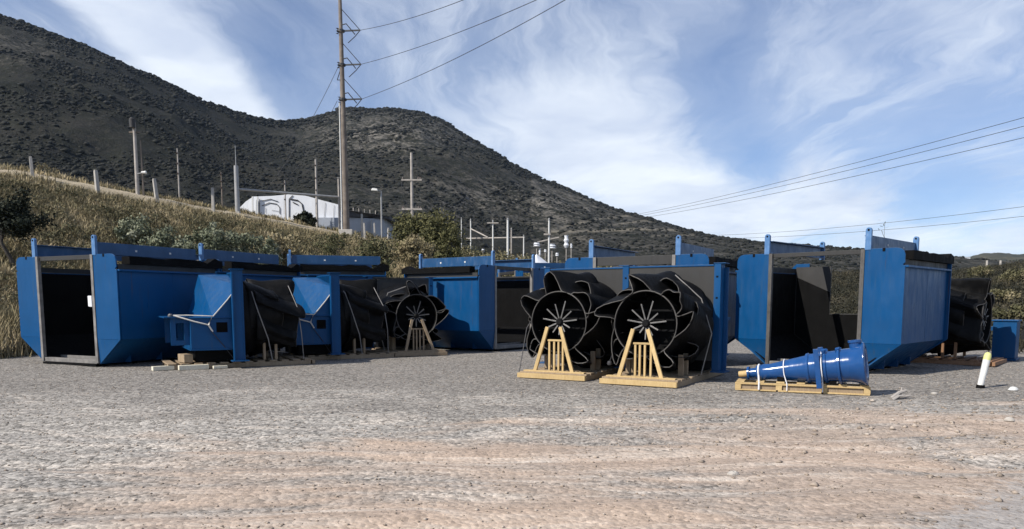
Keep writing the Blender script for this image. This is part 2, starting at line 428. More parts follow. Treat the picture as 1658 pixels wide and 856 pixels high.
def rocks(name, n, fx, size, mat, seed, tintf=None):
    """many small stones as one mesh"""
    g = np.random.default_rng(seed)
    base = np.array([[1, 0, 0], [-1, 0, 0], [0, 1, 0], [0, -1, 0], [0, 0, .75], [0, 0, -.5]], float)
    tri = np.array([[0, 2, 4], [2, 1, 4], [1, 3, 4], [3, 0, 4], [2, 0, 5], [1, 2, 5], [3, 1, 5], [0, 3, 5]])
    xy = fx(g, n); s = size(g, n)
    V = base[None] * (1 + g.uniform(-.4, .35, (n, 6, 3))) * s[:, None, None] * np.array([1, 1, .75])
    a = g.uniform(0, 6.28, n); c, sn = np.cos(a), np.sin(a)
    X = V[..., 0] * c[:, None] - V[..., 1] * sn[:, None] + xy[:, :1]; Y = V[..., 0] * sn[:, None] + V[..., 1] * c[:, None] + xy[:, 1:]
    Z = V[..., 2] + yard_z(xy[:, 0], xy[:, 1])[:, None] + s[:, None] * .18
    VV = np.stack([X, Y, Z], -1).reshape(-1, 3); F = (tri[None] + 6 * np.arange(n)[:, None, None]).reshape(-1, 3)
    return np_mesh(name, VV, F, mat, tint=np.repeat(g.random(n), 8))
foliage('gravel_stones', [(.16, .148, .138), (.27, .25, .23), (.40, .37, .34), (.58, .54, .49)], .9)
foliage('earth_stones', [(.20, .165, .135), (.28, .23, .185), (.36, .30, .245), (.46, .40, .34)], .9)
def spread(g, n):
    y = 3 + 17 * g.random(n) ** .75; x = (g.random(n) * 2 - 1) * .78 * y
    return np.stack([x, y], -1)
tag(rocks('gravel', 26000, spread, lambda g, n: .005 + .014 * g.random(n) ** 4, 'earth_stones', 3), kind='stuff')
def spread2(g, n):
    return np.stack([g.normal(4.6, 1.9, n), g.normal(8.2, 1.5, n)], -1)
tag(rocks('rubble', 1500, spread2, lambda g, n: .008 + .035 * g.random(n) ** 5, 'earth_stones', 5), kind='stuff')

# ------------------------------------------------------------------ the banks round the yard
BANK = np.array([  # u, foot distance, crest distance, crest pixel row
    (-900, 12, 38, 200), (-300, 14.5, 38, 215), (0, 18.3, 38, 274), (60, 19.6, 39, 282), (160, 21.5, 41, 303), (350, 23.5, 46, 338), (450, 24.5, 49, 356),
    (560, 26, 52, 378), (640, 27, 52, 392), (760, 30, 52, 420), (900, 34, 60, 440), (1100, 38, 70, 446), (1400, 32, 72, 446), (1540, 25, 78, 444),
    (1600, 20.5, 80, 438), (1658, 19.5, 80, 430), (2000, 16, 80, 420), (2600, 12, 80, 420)], float)
def bank_par(x, y):
    u = 829 + FPX * np.clip(x / np.maximum(y, 1), -1.6, 1.6)
    return [np.interp(u, BANK[:, 0], BANK[:, k]) for k in (1, 2, 3)]
def bank_z(x, y):
    f, c, v = bank_par(x, y)
    zc = EYE + (VH - v) / FPX * c
    q = np.clip((y - f) / (c - f), 0, 1)
    s = .55 * q + .45 * sstep(0, 1, q) 
    z = -.12 + (zc + .12) * s
    rough = .5 * fbm(x * .22, y * .22, 4) + .25 * fbm(x * .9, y * .9, 3)
    z = z + rough * np.clip(q * 4, 0, 1) * np.clip(1.6 - q * 1.1, .3, 1)
    return np.where(y < f, -.12 - .4 * np.clip((f - y), 0, 3), z)
def banks():
    m, t, b = material('bank_soil', .95, 0, .15)
    P = t.new('ShaderNodeTexCoord').outputs['Object']
    n1 = t.noise(P, .35, 6, .62); n2 = t.noise(P, 2.5, 6, .7); n3 = t.noise(P, 14, 4, .7)
    c = t.ramp(n1, [(.3, (.085, .075, .042)), (.5, (.17, .14, .08)), (.68, (.27, .215, .13))])
    c = t.mix(t.mr(n2, .4, .7, 0, .7), c, (.05, .05, .026)); c = t.mix(t.mr(n3, .5, .75, 0, .4), c, (.26, .21, .13))
    sx = t.new('ShaderNodeSeparateXYZ'); t.put(sx.inputs[0], P)
    c = t.mix(t.mr(t.math('ADD', sx.outputs[0], t.math('MULTIPLY', n1, 6)), 3, 14, 0, .8), c, (.03, .029, .02))
    a = t.new('ShaderNodeAttribute', attribute_name='path')
    c = t.mix(t.math('MULTIPLY', a.outputs['Fac'], t.mr(n2, .3, .6, .5, 1)), c, (.50, .42, .30))
    t.put(b.inputs['Base Color'], c); t.put(b.inputs['Normal'], t.bump(t.math('ADD', n2, n3), .6, .15))
    T = np.linspace(-1.3, 1.2, 520); D = np.concatenate([np.linspace(9, 60, 190, endpoint=False), np.linspace(60, 160, 40)])
    tt, dd = np.meshgrid(T, D); x = tt * dd; y = dd; z = bank_z(x, y)
    V = np.stack([x, y, z], -1).reshape(-1, 3); nc = len(T)
    i, j = np.meshgrid(np.arange(len(D) - 1), np.arange(nc - 1), indexing='ij'); q = (i * nc + j).ravel()
    F = np.stack([q, q + 1, q + nc + 1, q + nc], -1)
    keep = (V[F].min(1)[:, 2] > -1.2); F = F[keep]
    o = np_mesh('hillside', V, F, 'bank_soil', smooth=True); tag(o, kind='structure')
    f, c, v = bank_par(x, y); u = 829 + FPX * tt
    pth = np.exp(-((dd - c + 1.1) / 1.7) ** 2) * (u < 600) 
    at_ = o.data.attributes.new('path', 'FLOAT', 'POINT'); at_.data.foreach_set('value', pth.ravel().astype(np.float32))
banks()

def bank_points(g, n, u0, u1, q0=0., q1=1.05, pw=1.):
    u = g.uniform(u0, u1, n); t = (u - 829) / FPX
    f, c, v = [np.interp(u, BANK[:, 0], BANK[:, k]) for k in (1, 2, 3)]
    q = q0 + (q1 - q0) * g.random(n) ** pw
    y = f + (c - f) * q; x = t * y
    return x, y, bank_z(x, y), u, q
def grass(name, n, per, h0, h1, wid, spans, mat, seed, pw=1., lean=.5):
    """tufts of blades, each blade a narrow bent strip of two faces"""
    g = np.random.default_rng(seed); out = [bank_points(g, int(n * w), a, b, q0, q1, pw) for a, b, w, q0, q1 in spans]
    x, y, z, u, q = [np.concatenate(k) for k in zip(*out)]
    N = len(x); K = N * per
    cx = np.repeat(x, per) + g.normal(0, .13, K); cy = np.repeat(y, per) + g.normal(0, .13, K); cz = bank_z(cx, cy) - .04
    hh = np.repeat(g.uniform(h0, h1, N), per) * g.uniform(.6, 1.2, K)
    a = g.uniform(0, 6.28, K); ln = g.uniform(.1, lean, K) * hh
    b = g.uniform(0, 6.28, K); w = wid * g.uniform(.6, 1.4, K) * (1 + cy / 40)
    B = np.stack([cx, cy, cz], -1); S = np.stack([np.cos(b) * w, np.sin(b) * w, 0 * w], -1)
    M = B + np.stack([np.cos(a) * ln * .35, np.sin(a) * ln * .35, hh * .6], -1); T = B + np.stack([np.cos(a) * ln, np.sin(a) * ln, hh], -1)
    V = np.stack([B - S, B + S, M + S * .8, M - S * .8, T], 1).reshape(-1, 3)
    k = 5 * np.arange(K)[:, None]
    F = np.concatenate([k + np.array([0, 1, 2]), k + np.array([0, 2, 3]), k + np.array([3, 2, 4])])
    tint = np.tile(np.clip(np.repeat(g.random(N), per) * .6 + g.random(K) * .4, 0, 1), 3)
    return tag(np_mesh(name, V, F, mat, tint=tint), kind='stuff')
grass('dry_grass', 15000, 9, .12, .38, .010, [(-120, 600, .75, 0, .86), (600, 860, .25, 0, 1)], 'dry_grass', 21, 1.1, 1.0)
grass('crest_grass', 700, 9, .12, .4, .014, [(-100, 600, 1, .97, 1.06)], 'dry_grass', 22)
grass('tall_dry_grass', 700, 14, .3, .85, .014, [(-120, 130, 1, 0, .12)], 'dry_grass', 23)
grass('slope_grass', 4500, 9, .2, .55, .014, [(1220, 1800, 1, 0, 1.0)], 'slope_cover', 24, .8, .9)

def leaf_cloud(g, centers, radii, per, size, squash=.8, shell=.55):
    """leaf-sized faces spread through clumps; returns V, F, tint"""
    N = len(centers); K = N * per
    d = g.normal(size=(K, 3)); d /= np.linalg.norm(d, axis=1, keepdims=True)
    rad = np.repeat(radii, per) * (shell + (1 - shell) * g.random(K)) * g.uniform(.75, 1.15, K)
    C = np.repeat(centers, per, 0) + d * rad[:, None] * np.array([1, 1, squash])
    e1 = g.normal(size=(K, 3)); e1 /= np.linalg.norm(e1, axis=1, keepdims=True)
    e2 = np.cross(e1, d); e2 /= np.linalg.norm(e2, axis=1, keepdims=True) + 1e-6
    s = (size * g.uniform(.5, 1.5, K))[:, None]
    V = np.stack([C - e1 * s, C + e2 * s * .55, C + e1 * s, C - e2 * s * .55], 1).reshape(-1, 3)
    F = 4 * np.arange(K)[:, None] + np.arange(4)
    tint = np.clip(np.repeat(g.random(N), per) * .5 + g.random(K) * .5, 0, 1)
    return V, F, tint
def brush(name, n, spans, r0, r1, per, size, mat, seed, pw=1.):
    g = np.random.default_rng(seed); out = [bank_points(g, int(n * w), a, b, q0, q1, pw) for a, b, w, q0, q1 in spans]
    x, y, z, u, q = [np.concatenate(k) for k in zip(*out)]
    r = g.uniform(r0, r1, len(x)) ; 
    V, F, ti = leaf_cloud(g, np.stack([x, y, z + r * .35], -1), r, per, size * 1., .75)
    return tag(np_mesh(name, V, F, mat, tint=ti), kind='stuff')
brush('bank_brush', 1500, [(-120, 610, .75, .03, .8), (560, 900, .25, .0, 1.0)], .15, .5, 80, .045, 'brush', 31, 1.1)
brush('slope_brush', 2200, [(1220, 1800, 1, .03, 1.05)], .2, .7, 100, .055, 'slope_cover', 32, .9)
brush('scrub_belt', 420, [(700, 1000, 1, .1, 1.1)], .4, 1.1, 130, .08, 'brush', 33)

# ------------------------------------------------------------------ mountain
RIDGE = np.array([(-900, -330), (-500, -190), (-250, -70), (-100, -5), (0, 38), (60, 55), (120, 76), (180, 100), (240, 126), (300, 153), (350, 177), (400, 193), (450, 205), (490, 206), (520, 199), (545, 193), (575, 186),
    (600, 188), (640, 188), (690, 193), (720, 206), (760, 230), (800, 254), (850, 283), (900, 304), (950, 325), (1000, 346), (1050, 358), (1100, 374), (1160, 387),
    (1240, 397), (1340, 401), (1420, 406), (1520, 414), (1560, 420), (1640, 424), (1800, 430), (2600, 440)], float)
RDIST = np.array([(-900, 300), (0, 430), (300, 480), (450, 560), (560, 640), (700, 640), (900, 560), (1100, 450), (1300, 380), (1560, 330), (2600, 330)], float)
M0 = 125.0
def mount(u, q):
    """point of the mountain in direction u (photo column) and at q of the way up"""
    rv = np.interp(u, RIDGE[:, 0], RIDGE[:, 1]); rd = np.interp(u, RDIST[:, 0], RDIST[:, 1]); 
    D = M0 + (rd - M0) * q; t = (u - 829) / FPX
    zr = EYE + (VH - rv) / FPX * rd; z0 = 2.5
    qq = np.clip(q, 0, 1)
    z = z0 + (zr - z0) * qq ** 1.18
    z = np.where(q > 1, zr - (q - 1) * rd * .5, z)
    x = t * D
    env = np.sin(np.pi * np.clip(qq, 0, .999)) ** .7
    gul = fbm(x * .012 + .004 * D, D * .006, 4) * 26 + fbm(x * .06, D * .05, 4) * 6
    z = z + gul * env * np.clip(zr / 120, .08, 1) + fbm(x * .09 + 3, D * .09, 3) * 2.2 * np.clip(zr / 80, .1, 1)
    return x, D, z
def mountain():
    m, t, b = material('mountain_soil', .95, 0, .1)
    P = t.new('ShaderNodeTexCoord').outputs['Object']
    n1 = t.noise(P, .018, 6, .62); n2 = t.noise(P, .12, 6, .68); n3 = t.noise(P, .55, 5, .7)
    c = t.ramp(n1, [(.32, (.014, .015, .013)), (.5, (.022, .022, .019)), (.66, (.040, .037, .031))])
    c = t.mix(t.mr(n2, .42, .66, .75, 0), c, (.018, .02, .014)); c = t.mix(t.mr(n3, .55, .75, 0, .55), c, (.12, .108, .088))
    a = t.new('ShaderNodeAttribute', attribute_name='path'); rk = t.new('ShaderNodeAttribute', attribute_name='rock')
    c = t.mix(t.math('MULTIPLY', rk.outputs['Fac'], t.mr(t.math('ADD', t.math('MULTIPLY', n2, .5), t.math('MULTIPLY', n3, .5)), .47, .58)), c, (.20, .185, .16))
    c = t.mix(a.outputs['Fac'], c, (.24, .215, .17))
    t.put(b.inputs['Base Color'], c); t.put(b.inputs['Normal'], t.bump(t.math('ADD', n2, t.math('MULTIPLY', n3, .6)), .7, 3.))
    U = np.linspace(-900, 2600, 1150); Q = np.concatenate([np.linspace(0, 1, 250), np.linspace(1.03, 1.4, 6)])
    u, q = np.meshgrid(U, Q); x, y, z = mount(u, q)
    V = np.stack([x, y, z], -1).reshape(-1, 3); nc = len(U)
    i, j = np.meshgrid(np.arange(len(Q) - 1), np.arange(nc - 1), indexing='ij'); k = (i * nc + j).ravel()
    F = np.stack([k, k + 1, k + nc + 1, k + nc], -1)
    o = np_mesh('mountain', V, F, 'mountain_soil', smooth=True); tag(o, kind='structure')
    vrow = VH - FPX * (z - EYE) / y
    pth = np.zeros_like(u)
    for line, wd, am in ((((880, 377), (960, 376), (1040, 373), (1130, 376), (1240, 396)), 1.6, .75), (((905, 372), (960, 358), (1030, 350), (1060, 356)), 1.3, .5), (((980, 368), (1040, 360), (1090, 362), (1130, 376)), 1.2, .5), (((1050, 384), (1130, 382), (1200, 392)), 1.3, .45)):
        L = np.array(line); vv = np.interp(u, L[:, 0], L[:, 1], left=-999, right=-999)
        pth = np.maximum(pth, am * np.exp(-((vrow - vv) / (wd * 1.2)) ** 2))
    at_ = o.data.attributes.new('path', 'FLOAT', 'POINT'); at_.data.foreach_set('value', pth.ravel().astype(np.float32))
    rock = np.exp(-((u - 640) / 130) ** 2 - ((vrow - 225) / 34) ** 2) + .7 * np.exp(-((u - 800) / 200) ** 2 - ((vrow - 330) / 40) ** 2) + .45 * np.exp(-((u - 60) / 90) ** 2 - ((vrow - 95) / 22) ** 2) + .35 * (u > 860)
    at_ = o.data.attributes.new('rock', 'FLOAT', 'POINT'); at_.data.foreach_set('value', np.clip(rock, 0, 1).ravel().astype(np.float32))
mountain()
def mountain_scrub(n, seed):
    g = np.random.default_rng(seed)
    u = np.concatenate([g.uniform(-160, 1400, int(n * .8)), g.uniform(1400, 1900, int(n * .05)), g.uniform(-100, 1300, int(n * .15))]); k = len(u)
    q = g.random(k) ** .9; q[-int(n * .15):] = 1 - .06 * g.random(len(q[-int(n * .15):])) ** 2
    x, y, z = mount(u, q)
    dens = fbm(x * .03, y * .03, 3); keep = g.random(k) < .5 + 3.2 * dens
    keep &= (u < 860) | (g.random(k) < .22) | (q > .95)
    keep |= (q > .95) & (g.random(k) < .6)
    x, y, z, u, q = x[keep], y[keep], z[keep], u[keep], q[keep]; k = len(x)
    ph = (1 + 5 ** .5) / 2
    ico = np.array([(-1, ph, 0), (1, ph, 0), (-1, -ph, 0), (1, -ph, 0), (0, -1, ph), (0, 1, ph), (0, -1, -ph), (0, 1, -ph), (ph, 0, -1), (ph, 0, 1), (-ph, 0, -1), (-ph, 0, 1)]) / 1.9
    tri = np.array([(0, 11, 5), (0, 5, 1), (0, 1, 7), (0, 7, 10), (0, 10, 11), (1, 5, 9), (5, 11, 4), (11, 10, 2), (10, 7, 6), (7, 1, 8), (3, 9, 4), (3, 4, 2), (3, 2, 6), (3, 6, 8), (3, 8, 9), (4, 9, 5), (2, 4, 11), (6, 2, 10), (8, 6, 7), (9, 8, 1)])
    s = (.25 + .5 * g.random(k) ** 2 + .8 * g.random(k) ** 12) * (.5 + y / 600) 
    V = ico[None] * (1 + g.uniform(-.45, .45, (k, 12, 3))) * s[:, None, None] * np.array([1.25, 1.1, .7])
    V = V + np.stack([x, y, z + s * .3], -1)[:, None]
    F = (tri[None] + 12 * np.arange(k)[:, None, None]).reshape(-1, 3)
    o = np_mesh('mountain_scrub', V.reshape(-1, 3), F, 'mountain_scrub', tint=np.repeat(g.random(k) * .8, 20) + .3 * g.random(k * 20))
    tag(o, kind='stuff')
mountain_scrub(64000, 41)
def far_hills():
    m, t, b = material('far_soil', .95, 0, .1)
    P = t.new('ShaderNodeTexCoord').outputs['Object']
    n1 = t.noise(P, .012, 6, .65); n2 = t.noise(P, .06, 5, .7)
    c = t.ramp(n1, [(.3, (.05, .052, .04)), (.5, (.09, .085, .06)), (.68, (.17, .15, .11))]); c = t.mix(t.mr(n2, .45, .7, .8, 0), c, (.04, .045, .034))
    t.put(b.inputs['Base Color'], c)
    U = np.linspace(1300, 3000, 300); Q = np.linspace(0, 1.3, 50); u, q = np.meshgrid(U, Q)
    rv = np.interp(u, [1300, 1500, 1560, 1585, 1610, 1640, 1700, 2000, 3000], [422, 418, 417, 411, 410, 413, 412, 400, 420])
    D = 360 + 640 * q; t_ = (u - 829) / FPX; zr = EYE + (VH - rv) / FPX * 1000
    z = 2 + (zr - 2) * np.clip(q, 0, 1) ** .9; z = np.where(q > 1, zr - (q - 1) * 300, z); x = t_ * D
    z = z + 9 * fbm(x * .02, D * .02, 4) * np.sin(np.pi * np.clip(q, 0, 1)) + fbm(x * .1, D * .1, 3) * 5
    V = np.stack([x, D, z], -1).reshape(-1, 3); nc = len(U)
    i, j = np.meshgrid(np.arange(len(Q) - 1), np.arange(nc - 1), indexing='ij'); k = (i * nc + j).ravel()
    tag(np_mesh('far_hills', V, np.stack([k, k + 1, k + nc + 1, k + nc], -1), 'far_soil', smooth=True), kind='structure')
far_hills()
# ------------------------------------------------------------------ open blue tanks
def make_tank(label, loc, rz, L=2.65, back='full', cover=False, crossbar=.10, lip=True, group='open ended blue steel tanks standing in the yard', base=.06, beams=(1, 1), walls=(1, 1), tilt=.10, covers=(), lug='pale_blue', box=False, rear_lugs=False):
    """local x runs along the mouth, y into the tank"""
    th = thing('steel_tank', loc, rz, label, 'tank', group)
    OX, IX, F, WT, PT = 1.69, .965, .60, 2.07, 2.40
    for s in (-1, 1):
        i = 0 if s < 0 else 1
        # upright wall and the sloping wall under it
        m = MB(); x0, x1 = sorted((s * 1.62, s * 1.66)); m.box(x0, x1, .03, L - .03, F, WT)
        sw = m.build('side_wall', 'blue_paint', th)
        m = MB(); m.box(*sorted((s * 1.655, s * 1.74)), .0, L, WT - .035, WT + .004); m.build('wall_flange', 'blue_paint', sw, .004)
        for yy in (L * .52,):
            m = MB(); m.box(*sorted((s * 1.661, s * 1.6625)), yy, yy + .012, F + .01, WT - .04); m.build('weld_seam', 'blue_paint', sw)
        m = MB(); y0, y1 = .03, L - .03
        m.hexa([(s * .95, y0, base), (s * .99, y0, base), (s * .99, y1, base), (s * .95, y1, base), (s * 1.615, y0, F - .003), (s * 1.655, y0, F - .003), (s * 1.655, y1, F - .003), (s * 1.615, y1, F - .003)] if s > 0 else
               [(-.99, y0, base), (-.95, y0, base), (-.95, y1, base), (-.99, y1, base), (-1.655, y0, F - .003), (-1.615, y0, F - .003), (-1.615, y1, F - .003), (-1.655, y1, F - .003)])
        m.build('sloping_wall', 'blue_paint', th)
        # gussets below the slope
        for gy in (.55, 1.35, 2.1):
            if gy < L - .2:
                m = MB(); m.prism([(s * 1.0, gy, base + .01), (s * 1.22, gy, base + .01), (s * 1.22, gy, base + .19), (s * 1.01, gy, base + .02)], (0, .016, 0)); m.build('gusset', 'blue_paint', th)
        # black rubber lining, one sheet bent at the fold
        t = .012
        p = [(s * 1.617, WT - .02), (s * 1.612, F), (s * .94, base + .035), (s * .93, base + .05), (s * 1.595, F + .008), (s * 1.6, WT - .02)]
        m = MB(); m.prism([(x, .05, z) for x, z in p], (0, L - .083, 0)); m.build('rubber_lining', 'black_rubber', th)
        # mouth panel: upper plate, and lower plate leaning in towards its foot
        up = [(s * IX, -.03, F), (s * IX, -.03, PT), (s * 1.52, -.03, PT), (s * 1.60, -.03, PT - .015), (s * 1.655, -.03, PT - .06), (s * 1.68, -.03, PT - .13), (s * 1.685, -.03, 2.12), (s * 1.645, -.03, 2.085), (s * 1.69, -.03, 2.05), (s * 1.69, -.03, F)]
        m = MB(); m.prism(up, (0, .03, 0)); mp = m.build('mouth_panel', 'blue_paint', th, .004)
        d = tilt
        m = MB(); m.prism([(s * 1.69, -.03, F - .002), (s * IX, -.03, F - .002), (s * IX, -.03 + d, base)], (0, .03, 0)); m.build('panel_foot', 'blue_paint', mp)
        # small slot and bolt heads on the panel
        m = MB(); m.box(*sorted((s * 1.28, s * 1.33)), -.035, -.031, PT - .06, PT + .002); m.build('slot', 'black_rubber', mp)
        # edge strip round the mouth
        m = MB(); m.box(*sorted((s * (IX - .075), s * (IX - .002))), -.045, .03, base + .02, PT - .004); m.build('edge_strip', 'grey_edge' if tilt < .15 else 'trim_edge', th)
        # rear panel
        m = MB(); m.prism([(x, L, z) for x, z in ((s * 1.3, F), (s * 1.3, PT - .1), (s * 1.62, PT - .1), (s * 1.73, PT - .2), (s * 1.73, F), (s * 1.0, base), (s * .96, base))], (0, .03, 0)); m.build('rear_panel', 'blue_paint', th, .004)
        if lip:
            m = MB(); m.box(*sorted((s * 1.605, s * 1.655)), .04, L - .02, WT + .006, WT + .115); m.build('lip', 'grey_plate', th)
        if walls[i] is None: pass
        # raised channel beam along the mouth edge, with a lifting lug at each end
        if beams[i]:
            bx = s * (IX + .05); a, b_ = sorted((bx - .008, bx + .008)); z0, z1 = 2.405, 2.66
            m = MB(); m.box(bx - .008, bx + .008, .03, L - .03, z0, z1)
            o = s * .085
            m.box(*sorted((bx - s * .009, bx - s * .009 - o)), .03, L - .03, z1 - .014, z1 + .002); m.box(*sorted((bx - s * .009, bx - s * .009 - o)), .03, L - .03, z0 - .002, z0 + .014)
            bm = m.build('channel_beam', 'blue_beam', th, .003)
            for yy in ((-.04, L - .02) if rear_lugs else (-.04,)):
                m = MB(); w = .055
                pr = [(bx - w, yy, 2.38)] + [(bx - w, yy, 2.74)] + [(bx + w * math.cos(k), yy, 2.75 + .055 * math.sin(k)) for k in np.linspace(math.pi, 0, 7)] + [(bx + w, yy, 2.38)]
                m.prism(pr, (0, .06, 0)); lg = m.build('lifting_lug', lug, bm, .004)
                m = MB(); m.lathe([(0, .0), (0, .02), (.006, .02), (.006, 0)], (bx, yy - .002, 2.755), (0, -1, 0), 10); m.build('eye_hole', 'black_rubber', lg)
            for yy in (L * .36, L * .7):
                m = MB(); m.box(*sorted((bx + s * .009, bx + s * .012)), yy, yy + .05, 2.5, 2.54); m.build('tag_plate', 'post_white', bm)
    for s in covers:
        # rough black rubber strip laid over the wall head
        m = MB(); g = np.random.default_rng(int(abs(loc[0] * 13)) + 5)
        ys = np.linspace(.25, L + .12, 12); top = 2.33 + .035 * g.random(12); top[9] -= .07; top[10] += .06
        pts = [(s * 1.52, y, 2.2) for y in ys] + [(s * 1.52, y, z) for y, z in zip(ys[::-1], top[::-1])]
        for k in range(11):
            m.hexa([(s * 1.5, ys[k], 2.19), (s * 1.74, ys[k], 2.19), (s * 1.74, ys[k + 1], 2.19), (s * 1.5, ys[k + 1], 2.19), (s * 1.5, ys[k], top[k]), (s * 1.74, ys[k], top[k]), (s * 1.74, ys[k + 1], top[k + 1]), (s * 1.5, ys[k + 1], top[k + 1])] if s > 0 else
                   [(s * 1.74, ys[k], 2.19), (s * 1.5, ys[k], 2.19), (s * 1.5, ys[k + 1], 2.19), (s * 1.74, ys[k + 1], 2.19), (s * 1.74, ys[k], top[k]), (s * 1.5, ys[k], top[k]), (s * 1.5, ys[k + 1], top[k + 1]), (s * 1.74, ys[k + 1], top[k + 1])])
        m.build('rubber_cover', 'black_rubber', th)
        m = MB(); 
        for y in (.3, L * .5, L - .1): m.box(*sorted((s * 1.56, s * 1.6)), y, y + .05, WT, 2.2)
        m.build('cover_bracket', 'black_rubber', th)
    m = MB(); m.box(-IX + .001, IX - .001, .0, .06, PT - crossbar, PT - .006); m.build('top_bar', 'grey_plate', th, .004)
    m = MB(); m.box(-.93, .93, .06, L - .05, base, base + .03); fl = m.build('floor', 'liner_floor', th)
    m = MB(); m.box(-IX + .08, IX - .08, -.02, .10, base, base + .09); m.build('sill', 'grey_edge', th, .006)
    m = MB(); m.box(-IX + .08, IX - .08, .35, .40, base + .032, base + .12); m.build('floor_step', 'grey_edge', th, .004)
    m = MB(); m.box(-.9, .9, -.06, .02, .01, base - .004)
    for y in (.8, 1.7, L - .1): m.box(-.95, .95, y, y + .1, .0, base - .004)
    m.build('skid', 'black_rubber', th)
    if back == 'full':
        m = MB(); m.prism([(x, L - .045, z) for x, z in ((-.92, base + .06), (.92, base + .06), (1.585, F + .01), (1.585, 2.03), (-1.585, 2.03), (-1.585, F + .01))], (0, .03, 0)); m.build('back_wall', 'black_rubber', th)
    else:
        m = MB(); m.prism([(x, L - .045, z) for x, z in ((-.92, base + .06), (.92, base + .06), (1.585, F + .01), (1.585, 1.12), (-.76, 1.12), (-.76, 2.22), (-1.598, 2.22), (-1.598, F + .01))], (0, .03, 0)); m.build('back_wall', 'grey_plate', th)
        m = MB(); m.prism([(x, L - .062, z) for x, z in ((-.9, base + .07), (.9, base + .07), (1.56, F + .02), (1.56, 1.1), (-.77, 1.1), (-.77, 1.62), (-1.57, 1.98), (-1.57, F + .02))], (0, .014, 0)); m.build('back_shade_sheet', 'black_rubber', th)  # black sheet with a slanted top, standing in for shadow on the back wall
    return th

tA = make_tank('blue open tank nearest the left edge, its dark mouth facing the camera', (-9.76, 16.36, 0), R(-25.5), tilt=.03, lug='pale_blue', covers=(1,))
tA2 = make_tank('blue open tank directly behind the leftmost one, its long beam showing above two blue hoods', (-9.70 + .43 * 2.72, 16.40 + .903 * 2.72, .02), R(-26), tilt=.03, covers=(1,), lug='pale_blue')
tB = make_tank('blue open tank in the middle of the yard, its mouth turned to the right', (.05, 21.6, .0), R(55), tilt=.06, rear_lugs=True, covers=(-1,))
tC = make_tank('blue open tank behind the two black rotors, only its upper half in view', (2.68, 16.52, 0), R(-31), crossbar=.20, covers=(1,))
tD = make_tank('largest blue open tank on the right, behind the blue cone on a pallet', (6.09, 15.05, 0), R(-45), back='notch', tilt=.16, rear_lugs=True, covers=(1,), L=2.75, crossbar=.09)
tG = make_tank('blue tank in the back row left, its sunlit beam below the dry bushes', (-6.8, 22.9, .1), R(-72), covers=(1,))
tH = make_tank('blue tank in the back row, partly hidden behind the middle tank beside the white canopy', (-.15, 25.8, .03), R(-72))

# things inside or on the tanks
m = MB(); m.hexa([(-.06, -.012, -.12), (.06, -.012, -.13), (.06, .012, -.13), (-.06, .012, -.12), (-.065, -.012, .11), (.06, -.012, .11), (.06, .012, .11), (-.065, .012, .11)])
p = at(146, 487, 16.05)
o = m.build('paper_packet', 'white_cloth', None, .01, loc=(p.x, p.y, p.z)); o.rotation_euler = (0, 0, R(-25.5)); tag(o, 'white paper packet fixed to the right edge of the leftmost tank mouth', 'packet')

